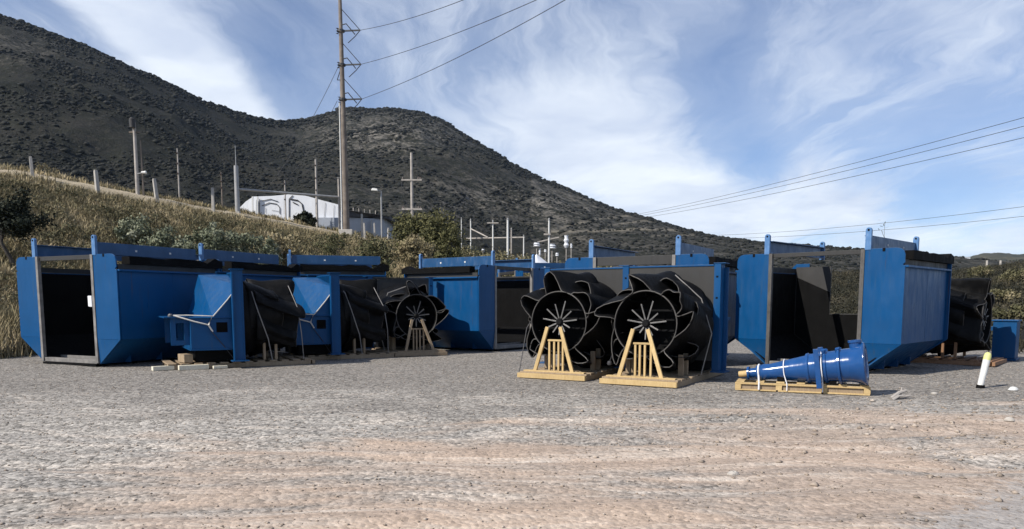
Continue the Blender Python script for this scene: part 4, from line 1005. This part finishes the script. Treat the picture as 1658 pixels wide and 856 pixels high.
# the tall pole with three side arms
TP, TH = stand(552, -14, 50); TPx = TP.x
def tall_pole():
    base = at(561, 372, 50); base.z = gz(base.x, 50); top = at(550, -16, 50); h = top.z - base.z
    th = thing('power_pole', base, 0, 'very tall power pole with three side arms, cut by the top of the view', 'power pole')
    lx = top.x - base.x; P = lambda f: Vector((lx * f, 0, h * f))
    m = MB(); m.tube([P(-.02), P(.3), P(.6), P(1)], [.22, .195, .155, .105], 14); m.build('shaft', 'pole_wood', th, smooth=True)
    m = MB(); m.tube([P(0) + Vector((-.27, -.1, .0)), P(.55) + Vector((-.2, -.1, 0))], [.05, .04], 6); m.build('conduit', 'post_white', th, smooth=True)
    m = MB(); m.box(-.45, .45, -.3, .3, -.4, .35); m.build('footing', 'concrete', th, .03)
    arms = []
    for (vr, ve, vt) in ((43, 50, 12), (99, 105, 67), (155, 161, 124)):
        zf = lambda v: (at(555, v, 50).z - base.z) / h
        r0 = P(zf(vr)); e = P(zf(ve)) + Vector((1.28, -.15, .0)); tp = P(zf(vt))
        m = MB(); m.bar(P(zf(ve)), e, .09, .08); arm = m.build('side_arm', 'cable', th)
        m = MB(); m.tube([tp, e], .025, 5); m.build('stay', 'cable', arm)
        m = MB(); q = P(zf(ve)); m.tube([q + Vector((.1, -.1, .35)), q + Vector((.4, -.2, .38)), q + Vector((.7, -.2, .02)), q + Vector((.95, -.2, -.28))], .035, 6); m.build('jumper', 'cable', arm, smooth=True)
        m = MB(); m.tube([e, e + Vector((-.32, -.1, -.42)), e + Vector((-.75, -.2, -.85))], .028, 5); m.build('slack_lead', 'cable', arm, smooth=True)
        for k in range(3):
            m = MB(); m.lathe([(0, .03), (.03, .09), (.06, .03)], q + Vector((-.2, -.1, .1 - .16 * k)), (0, 0, 1), 8); m.build('insulator', 'insulator', arm, smooth=True)
        m = MB(); m.lathe([(0, .25), (.12, .25)], P(zf(ve)) - Vector((0, 0, .06)), (0, 0, 1), 12); m.build('clamp', 'cable', arm)
        arms.append(base + e)
    for v0, v1, dx in ((105, 130, -.3), (163, 180, -.45)):
        zf = (at(555, v0, 50).z - base.z) / h; z1 = (at(555, v1, 50).z - base.z) / h
        m = MB(); m.bar(P(zf), P(z1) + Vector((dx, -.1, 0)), .05, .05); br = m.build('side_bracket', 'cable', th); m = MB(); m.bar(P(z1) + Vector((dx, -.1, 0)), P(z1) + Vector((dx + .3, -.1, 0)), .04, .04); m.build('hook', 'cable', br)
    return base, arms, h
TB, ARMS, THH = tall_pole()
# ------------------------------------------------------------------ wires
def wire(label, a, b, sag, r=.018, cat='wire', group='overhead power lines'):
    n = 18; pts = []
    for k in range(n + 1):
        f = k / n; p = a.lerp(b, f); p.z -= sag * 4 * f * (1 - f); pts.append(p)
    m = MB(); m.tube(pts, r, 5); tag(m.build('power_line', 'cable', None), label, cat, group)
for k, (tgt, a, lb) in enumerate((((900, -66), ARMS[0], 'topmost wire running from the tall pole to the upper right'), ((1000, -62), ARMS[1], 'middle wire running from the tall pole to the upper right'), ((1000, -50), ARMS[2], 'lowest wire running from the tall pole to the upper right'))):
    b = at(tgt[0], tgt[1], 30); wire(lb, a, b, .35, .016, group='wires on the tall pole')
for v1, v0, lb in ((176, 347, 'highest of the three wires on the right'), (191, 350, 'middle one of the three wires on the right'), (211, 354, 'lowest of the three wires on the right')):
    wire(lb, at(1030, v0, 175), at(1720, v1 - 3, 70), .6, .03, group='three wires rising to the right')
for v1, v0, lb in ((326, 382, 'upper one of the two faint wires low on the right'), (343, 386, 'lower one of the two faint wires low on the right')):
    wire(lb, at(1090, v0, 170), at(1720, v1, 90), 1.0, .026, group='faint low wires')
wire('thin guy wire slanting left from the tall pole down over the mountain', at(549, 105, 50), at(430, 309, 52), .5, .016, group='guy wires')
wire('second guy wire from the lower arm to the short pole', at(546, 163, 50), at(462, 293, 52), .4, .016, group='guy wires')
wire('sagging wire between the grey mast and the slender pole', at(384, 306, 46.5), at(461, 293, 52), .35, .014, group='wires over the white wall')
wire('sagging wire between short pole and slender pole', at(461, 293, 52), at(511, 262, 53), .3, .014, group='wires over the white wall')

# ------------------------------------------------------------------ white walled building
def building():
    D = 54; p0 = at(390, 350, D); 
    th = thing('building', (0, 0, 0), 0, 'low building with a bright white peaked wall and dark sloping roof behind the crest', 'building')
    f = lambda u, v, d=D: tuple(at(u, v, d))
    zb = at(400, 390, D).z
    out = [(386, 338), (398, 326), (410, 318), (440, 317), (462, 315), (478, 313), (500, 318), (525, 325), (548, 331), (552, 352), (552, 395), (386, 395)]
    m = MB(); m.prism([f(u, v) for u, v in out], (0, .35, 0)); m.build('white_wall', 'white_wall', th)
    m = MB(); m.prism([f(u, v, D - .25) for u, v in ((508, 352), (552, 352), (556, 395), (508, 395))], (0, .22, 0)); m.build('grey_base', 'grey_wall', th)
    # dark painted arches and seams standing a little proud
    for pts, w in ((((420, 346), (420, 322)), .07), (((424, 333), (436, 328), (448, 330), (453, 336), (453, 346)), .07), (((424, 325), (438, 322), (450, 326)), .07), (((468, 352), (468, 322), (474, 316)), .08), (((470, 322), (482, 324), (489, 330), (492, 345)), .12), (((474, 327), (482, 331)), .10), (((512, 355), (511, 322)), .08), (((430, 344), (430, 336)), .03), (((440, 340), (452, 342)), .03), (((460, 346), (460, 318)), .02), (((525, 352), (527, 328)), .03), (((540, 352), (541, 332)), .03)):
        m = MB(); P = [Vector(f(u, v, D - .04)) for u, v in pts]; m.tube(P, w * .36, 6); m.build('seam', 'dark_roof', th)
    m = MB()
    for u in (409, 417): m.bar(f(u, 346, D - .2), f(u, 318, D - .2), .12, .08)
    m.build('white_column', 'post_white', th)
    # lower grey wing with dark roof
    w0, w1 = at(563, 352, 53), at(622, 352, 55)
    m = MB(); m.prism([f(563, 352, 53), f(622, 354, 55), f(622, 392, 55), f(563, 392, 53)], (0, 4, 0)); m.build('wing_wall', 'grey_wall', th)
    m = MB(); m.prism([f(556, 339, 52.6), f(600, 345, 54.2), f(631, 350, 55), f(631, 355, 55), f(600, 351.3, 54.2), f(563, 351.5, 52.8)], (.2, 5, .1)); rf = m.build('roof', 'dark_roof', th)
    for k in range(6):
        u = 572 + k * 9; m = MB(); q = Vector(f(u, 342.5 + k * 1.1, 53.2 + k * .3)); m.bar(q, q + Vector((0, 0, .28)), .05, .05); m.build('roof_clip', 'pole_pale', rf)
    m = MB(); m.prism([f(600, 356, 54.0), f(602, 356, 54.0), f(602, 390, 54.0), f(600, 390, 54.0)], (0, .1, 0)); m.build('downpipe', 'galvanised', th)
building()
p0 = at(386, 340, 52)
# far building on the right hill and white canopy behind the yard
def far_house():
    D = 300; c = at(1575, 436, D); th = thing('far_house', (c.x, D, c.z - 3), R(20), 'small pale house far away on the hill at the right edge', 'house')
    m = MB(); m.box(-3.6, 3.6, 0, 5, 0, 4.2); w = m.build('wall', 'stone_pale', th)
    m = MB(); m.hexa([(-4, -.4, 4.21), (4, -.4, 4.21), (4, 5.4, 4.21), (-4, 5.4, 4.21), (-4, -.4, 4.5), (4, -.4, 4.5), (4, 5.4, 5.2), (-4, 5.4, 5.2)]); m.build('roof', 'concrete', th)
    for x in (-2, .8): m = MB(); m.box(x, x + 1, -.06, -.01, 1.4, 2.6); m.build('window', 'dark_roof', th)
    for u, v, lb in ((1598, 428, 'far pale pole right of the small house'), (1620, 428, 'far pale pole, rightmost on the hill')):
        q = at(u, v, 280); o = MB().tube([(0, 0, -6), (0, 0, 1.5)], .38, 6).build('far_pole', 'stone_pale', None, loc=q); tag(o, lb, 'pole', 'far poles on the right hill')
    q = at(1564, 420, 420); o = MB().box(-2.4, 2.4, 0, 4, -3, 1.2).build('far_shed', 'white_wall', None, loc=q); tag(o, 'tiny white shed higher on the right hill', 'shed')
far_house()
def canopy():
    D = 36; th = thing('canopy', (0, 0, 0), 0, 'white peaked fabric canopy behind the middle tank', 'canopy'); f = lambda u, v, d: Vector(at(u, v, d))
    pk = f(869, 411, D); rows = []
    eave = [f(845, 424, D - 1), f(872, 432, D - 2), f(893, 433, D - 1), f(910, 436, D), f(890, 426, D + 2), f(858, 422, D + 2)]
    g = [(e.lerp(pk, .5) - Vector((0, 0, .12))) for e in eave]
    m = MB(); n = 6; m.v = [tuple(e) for e in eave] + [tuple(q) for q in g] + [tuple(pk)]
    m.f = [(i, (i + 1) % n, n + (i + 1) % n, n + i) for i in range(n)] + [(n + i, n + (i + 1) % n, 2 * n) for i in range(n)]
    m.build('fabric', 'white_cloth', th, smooth=True)
    for e in eave[::2]: m = MB(); m.tube([(e.x, e.y, 0), e], .04, 6); m.build('leg', 'galvanised', th)
canopy()
# ------------------------------------------------------------------ substation frames
SG = 'pale poles of the substation'
def subpole(u, vt, vb, D, r, label, arm=None, mat='post_white'):
    t, b = at(u, vt, D), at(u, vb, D); th = thing('substation_pole', (t.x, D, b.z - 2.5), 0, label, 'pole', SG); h = t.z - b.z + 2.5
    m = MB(); r *= .75; m.tube([(0, 0, 0), (0, 0, h)], [r * 1.2, r * .8], 8); m.build('shaft', mat, th, smooth=True)
    if arm:
        for z, x0, x1 in arm: m = MB(); m.bar((x0, -.1, h - z), (x1, -.1, h - z), .1, .1); m.build('crossarm', 'pole_pale', th)
    m = MB(); m.lathe([(0, r * .8), (.1, r), (.2, .001)], (0, 0, h), (0, 0, 1), 8); m.build('cap', 'galvanised', th)
subpole(747, 355, 384, 70, .06, 'thin pale substation pole, leftmost, close to the olive bush')
subpole(762, 357, 400, 68, .08, 'pale substation pole, second from the left')
subpole(798, 359, 410, 66, .09, 'pale substation pole with a forked head, third from the left', [(.1, -.5, .5)])
subpole(822, 356, 420, 64, .13, 'thick white substation pole with a narrow companion')
subpole(828, 372, 420, 64.6, .09, 'narrow grey substation pole touching the thick white one', mat='pole_pale')
subpole(848, 383, 415, 66, .08, 'short pale substation pole left of the canopy')
subpole(889, 357, 440, 50, .09, 'tall white pole standing in front of the canopy', [(.9, -.35, .1)])
for a, b, lb in (((752, 386, 69), (850, 384, 66), 'long pale bus bar across the substation poles'), ((762, 370, 68), (790, 384, 66.5), 'slanting pale bar left of the forked substation pole'), ((905, 384, 66), (870, 392, 66), 'short slanting pale bar right of the substation')):
    m = MB(); m.tube([at(*a), at(*b)], .06, 5); tag(m.build('bus_bar', 'pole_pale', None), lb, 'bar', 'substation bars')
g = np.random.default_rng(9)
for k, (u, v, w, h) in enumerate(((917, 391, .22, .5), (894, 399, .35, .22), (869, 396, .3, .2), (874, 408, .1, .3), (902, 412, .16, .16), (883, 406, .12, .14), (925, 398, .1, .2), (782, 405, .14, .12))):
    q = at(u, v, 62); th = thing('insulator_stack', q, 0, ['tall white insulator in the scrub, brightest one', 'wide white switch case in the scrub', 'white angled switch case below the bars', 'narrow white insulator left of the white pole', 'small white switch case near the back tank', 'small white knob between the pole and canopy', 'small white insulator, rightmost in the scrub', 'lone white insulator left of the bars'][k], 'insulator', 'white switchgear in the scrub')
    m = MB(); m.lathe([(-h, w * .5), (-h * .6, w), (-h * .2, w * .6), (h * .2, w), (h * .6, w * .6), (h, w * .8), (h, .001)], (0, 0, 0), (0, 0, 1), 8); m.build('body', 'white_wall', th, smooth=True)
    m = MB(); m.tube([(0, 0, -h), (0, 0, -3)], .04, 5); m.build('support', 'pole_pale', th)

# ------------------------------------------------------------------ trees and shrubs
def tree(name, label, p, h, rad, mat, seed, trunk=.08, th_frac=.35, clumps=26, per=130, leaf=.05, squash=.8, stems=1, group=None, cat='tree', spreadz=.5, shell=.3):
    g = np.random.default_rng(seed); th = thing(name, p, 0, label, cat, group)
    cz = h * (th_frac + (1 - th_frac) * .5); rz = h * (1 - th_frac) * spreadz
    d = g.normal(size=(clumps, 3)); d /= np.linalg.norm(d, axis=1, keepdims=True)
    C = d * (g.random(clumps) ** .45)[:, None] * np.array([rad * .8, rad * .8, rz * .85]) + np.array([0, 0, cz]); C += g.normal(0, rad * .06, C.shape)
    rr = rad * g.uniform(.22, .46, clumps)
    V, F, ti = leaf_cloud(g, C, rr, per, leaf, squash, shell)
    for s in range(stems):
        a = 6.28 * s / stems + g.random(); off = Vector((math.cos(a), math.sin(a), 0)) * (0 if stems == 1 else .12 * rad)
        m = MB(); t1 = Vector((g.normal(0, .06) * h, g.normal(0, .06) * h, h * th_frac)) + off * 3; t2 = t1 + Vector((g.normal(0, .08) * h, 0, h * .3))
        m.tube([off + Vector((0, 0, -.3)), (off + t1) * .5, t1, t2], [trunk, trunk * .8, trunk * .6, trunk * .2], 7); m.build('trunk', 'bark', th, smooth=True)
        for k in range(5 if stems == 1 else 2):
            c = Vector(C[(k * 5 + s * 3) % clumps]); q = t1.lerp(t2, g.random() * .6); m = MB(); m.tube([q, q.lerp(c, .5) + Vector((0, 0, .05 * h)), c], [trunk * .4, trunk * .25, trunk * .1], 5); m.build('limb', 'bark', th, smooth=True)
    np_mesh('crown', V, F, mat, th, tint=ti)
    return th
q = ground_at(26, 24); q.z -= .1
q = at(26, 388, 26); tree('dark_tree', 'dark small tree with ragged crown at the left edge of the bank', Vector((q.x, 26, gz(q.x, 26))), at(26, 300, 26).z - gz(q.x, 26), 1.15, 'dark_crown', 51, .09, .30, 34, 170, .055, .85)
def shrub(name, label, u, vt, D, w, mat, seed, **k):
    x = at(u, vt, D).x; z = gz(x, D); h = at(u, vt, D).z - z
    kw = dict(trunk=.04, th_frac=.08, clumps=30, per=130, leaf=.06, stems=4, cat='shrub', shell=.35); kw.update(k)
    return tree(name, label, Vector((x, D, z)), max(h, .6), w, mat, seed, **kw)
shrub('olive_bush', 'big olive green bush below the crossarm pole', 690, 335, 43, 2.3, 'olive_crown', 61, clumps=80, per=210, leaf=.07)
shrub('olive_bush', 'smaller olive bush at the right foot of the big one', 726, 366, 41, 1.0, 'olive_crown', 62)
shrub('dry_bush', 'brown dry bush with pale leaves in front of the big olive bush', 672, 370, 38, 1.25, 'dry_grass', 63, clumps=36)
shrub('dry_bush', 'brown dry bush above the back row beam', 604, 384, 36, 1.4, 'thin_crown', 64, clumps=34)
shrub('dry_bush', 'tawny dry bush below the white wall', 450, 378, 36, 1.3, 'dry_grass', 65, clumps=30)
SH = 'grey green leafy shrubs on the bank'
for k, (u, v, D, w, lb) in enumerate(((335, 358, 31, .8, 'grey green leafy shrub above the second lifting lug, leftmost of its row'), (366, 355, 31, .95, 'tallest grey green leafy shrub in the middle of the bank'), (402, 362, 31.5, .85, 'grey green leafy shrub right of the tallest one'), (310, 372, 29.5, .7, 'low grey green shrub nearest the long blue beam'), (432, 374, 31, .6, 'small grey green shrub at the right end of its row'), (262, 362, 31, .8, 'low spreading grey shrub left of the leafy row'), (215, 352, 32, .8, 'low grey shrub halfway up the bank, far left of the leafy row'))):
    shrub('leafy_shrub', lb, u, v, D, w * 1.25, 'grey_shrub', 70 + k, clumps=26, per=120, leaf=.055, group=SH)
shrub('dark_shrub', 'dark broad leaved plant beside the white wall', 491, 343, 50.5, .8, 'dark_crown', 81, leaf=.12, per=60, clumps=18)
shrub('dark_shrub', 'small dark tuft beside the first dark plant', 505, 350, 50, .4, 'dark_crown', 82, leaf=.1, per=50, clumps=10)
q = at(538, 412, 32); tree('thin_tree', 'thin bare stemmed small tree above the back row beams', Vector((q.x, 32, gz(q.x, 32))), at(538, 366, 32).z - gz(q.x, 32), 1.1, 'thin_crown', 83, .05, .45, 24, 90, .045, .7)
for k, (u, v, D, w, lb) in enumerate(((1585, 432, 60, 1.2, 'low olive bush on the right slope beside the largest tank'), (1640, 440, 50, 1.3, 'olive bush at the right edge of the slope'), (1618, 470, 38, 1.0, 'brown bush halfway down the right slope'), (1650, 490, 28, .9, 'brown bush low on the right slope at the edge'))):
    shrub('slope_bush', lb, u, v, D, w, 'brush', 90 + k, group='bushes on the right slope', clumps=26)
# twig with a few leaves behind the largest tank
def twig():
    b = at(1440, 430, 20); t = at(1431, 357, 20); th = thing('sapling', (b.x, 20, 0), 0, 'thin leafy twig sticking up above the largest tank', 'sapling')
    o = Vector((b.x, 20, 0)); m = MB(); m.tube([(0, 0, 0), (.02, 0, 1.5), Vector(at(1432, 385, 20)) - o, Vector(at(1427, 372, 20)) - o], [.014, .010, .006, .004], 5); m.build('stem', 'bark', th)
    m = MB(); m.tube([Vector(at(1432, 385, 20)) - o, Vector(at(1432, 370, 20)) - o, Vector(at(1433, 360, 20)) - o], .004, 4); m.build('side_stem', 'bark', th)
    for k, (u, v) in enumerate(((1424, 356), (1433, 360), (1427, 366), (1436, 368), (1423, 371), (1429, 375), (1431, 364))):
        c = Vector(at(u, v, 20)) - o; m = MB(); a = k * 1.3; d = Vector((math.cos(a), .3, .5 * math.sin(a))).normalized() * .045; s = Vector((-d.z, .4, d.x)).normalized() * .022
        m.poly([c - d, c - s, c + d, c + s]); m.build('leaf', 'olive_crown', th, solid=.003)
twig()
# tall weeds by the leftmost fence post
g = np.random.default_rng(5)
for k, (u, v, lb) in enumerate(((75, 262, 'tall dry weed stalk right of the leftmost fence post'), (62, 268, 'dry weed stalk touching the leftmost fence post'), (88, 274, 'bent dry weed stalk, farthest right of its group'))):
    x = at(u, v, 37.5).x; z = gz(x, 37.5); h = at(u, v, 37.5).z - z; h = max(h, .8); th = thing('weed', (x, 37.5, z), 0, lb, 'weed', 'dry weeds on the crest')
    m = MB(); m.tube([(0, 0, -.1), (.03, 0, h * .5), (.08 * (k - 1), 0, h)], [.025, .02, .01], 5); m.build('stem', 'dry_grass', th)
    V, F, ti = leaf_cloud(g, np.array([[.06 * (k - 1), 0, h * .8], [0, 0, h * .5], [.1, 0, h * .65]]), np.array([.16, .22, .18]), 50, .03); np_mesh('leaves', V, F, 'dry_grass', th, tint=ti)
# ------------------------------------------------------------------ thin air between the yard and the mountain
def haze():
    m = bpy.data.materials.new('haze_air'); m.use_nodes = True; t = NT(m.node_tree); t.n.clear()
    out = t.new('ShaderNodeOutputMaterial'); v = t.new('ShaderNodeVolumePrincipled')
    v.inputs['Color'].default_value = (.55, .72, 1, 1); v.inputs['Density'].default_value = HAZE; v.inputs['Anisotropy'].default_value = .2
    t.l.new(v.outputs[0], out.inputs['Volume']); MAT['haze_air'] = m
    o = MB().box(-2700, 2700, -2700, 2700, -4, 420).build('haze', 'haze_air'); tag(o, kind='stuff')
HAZE = .00006
haze()
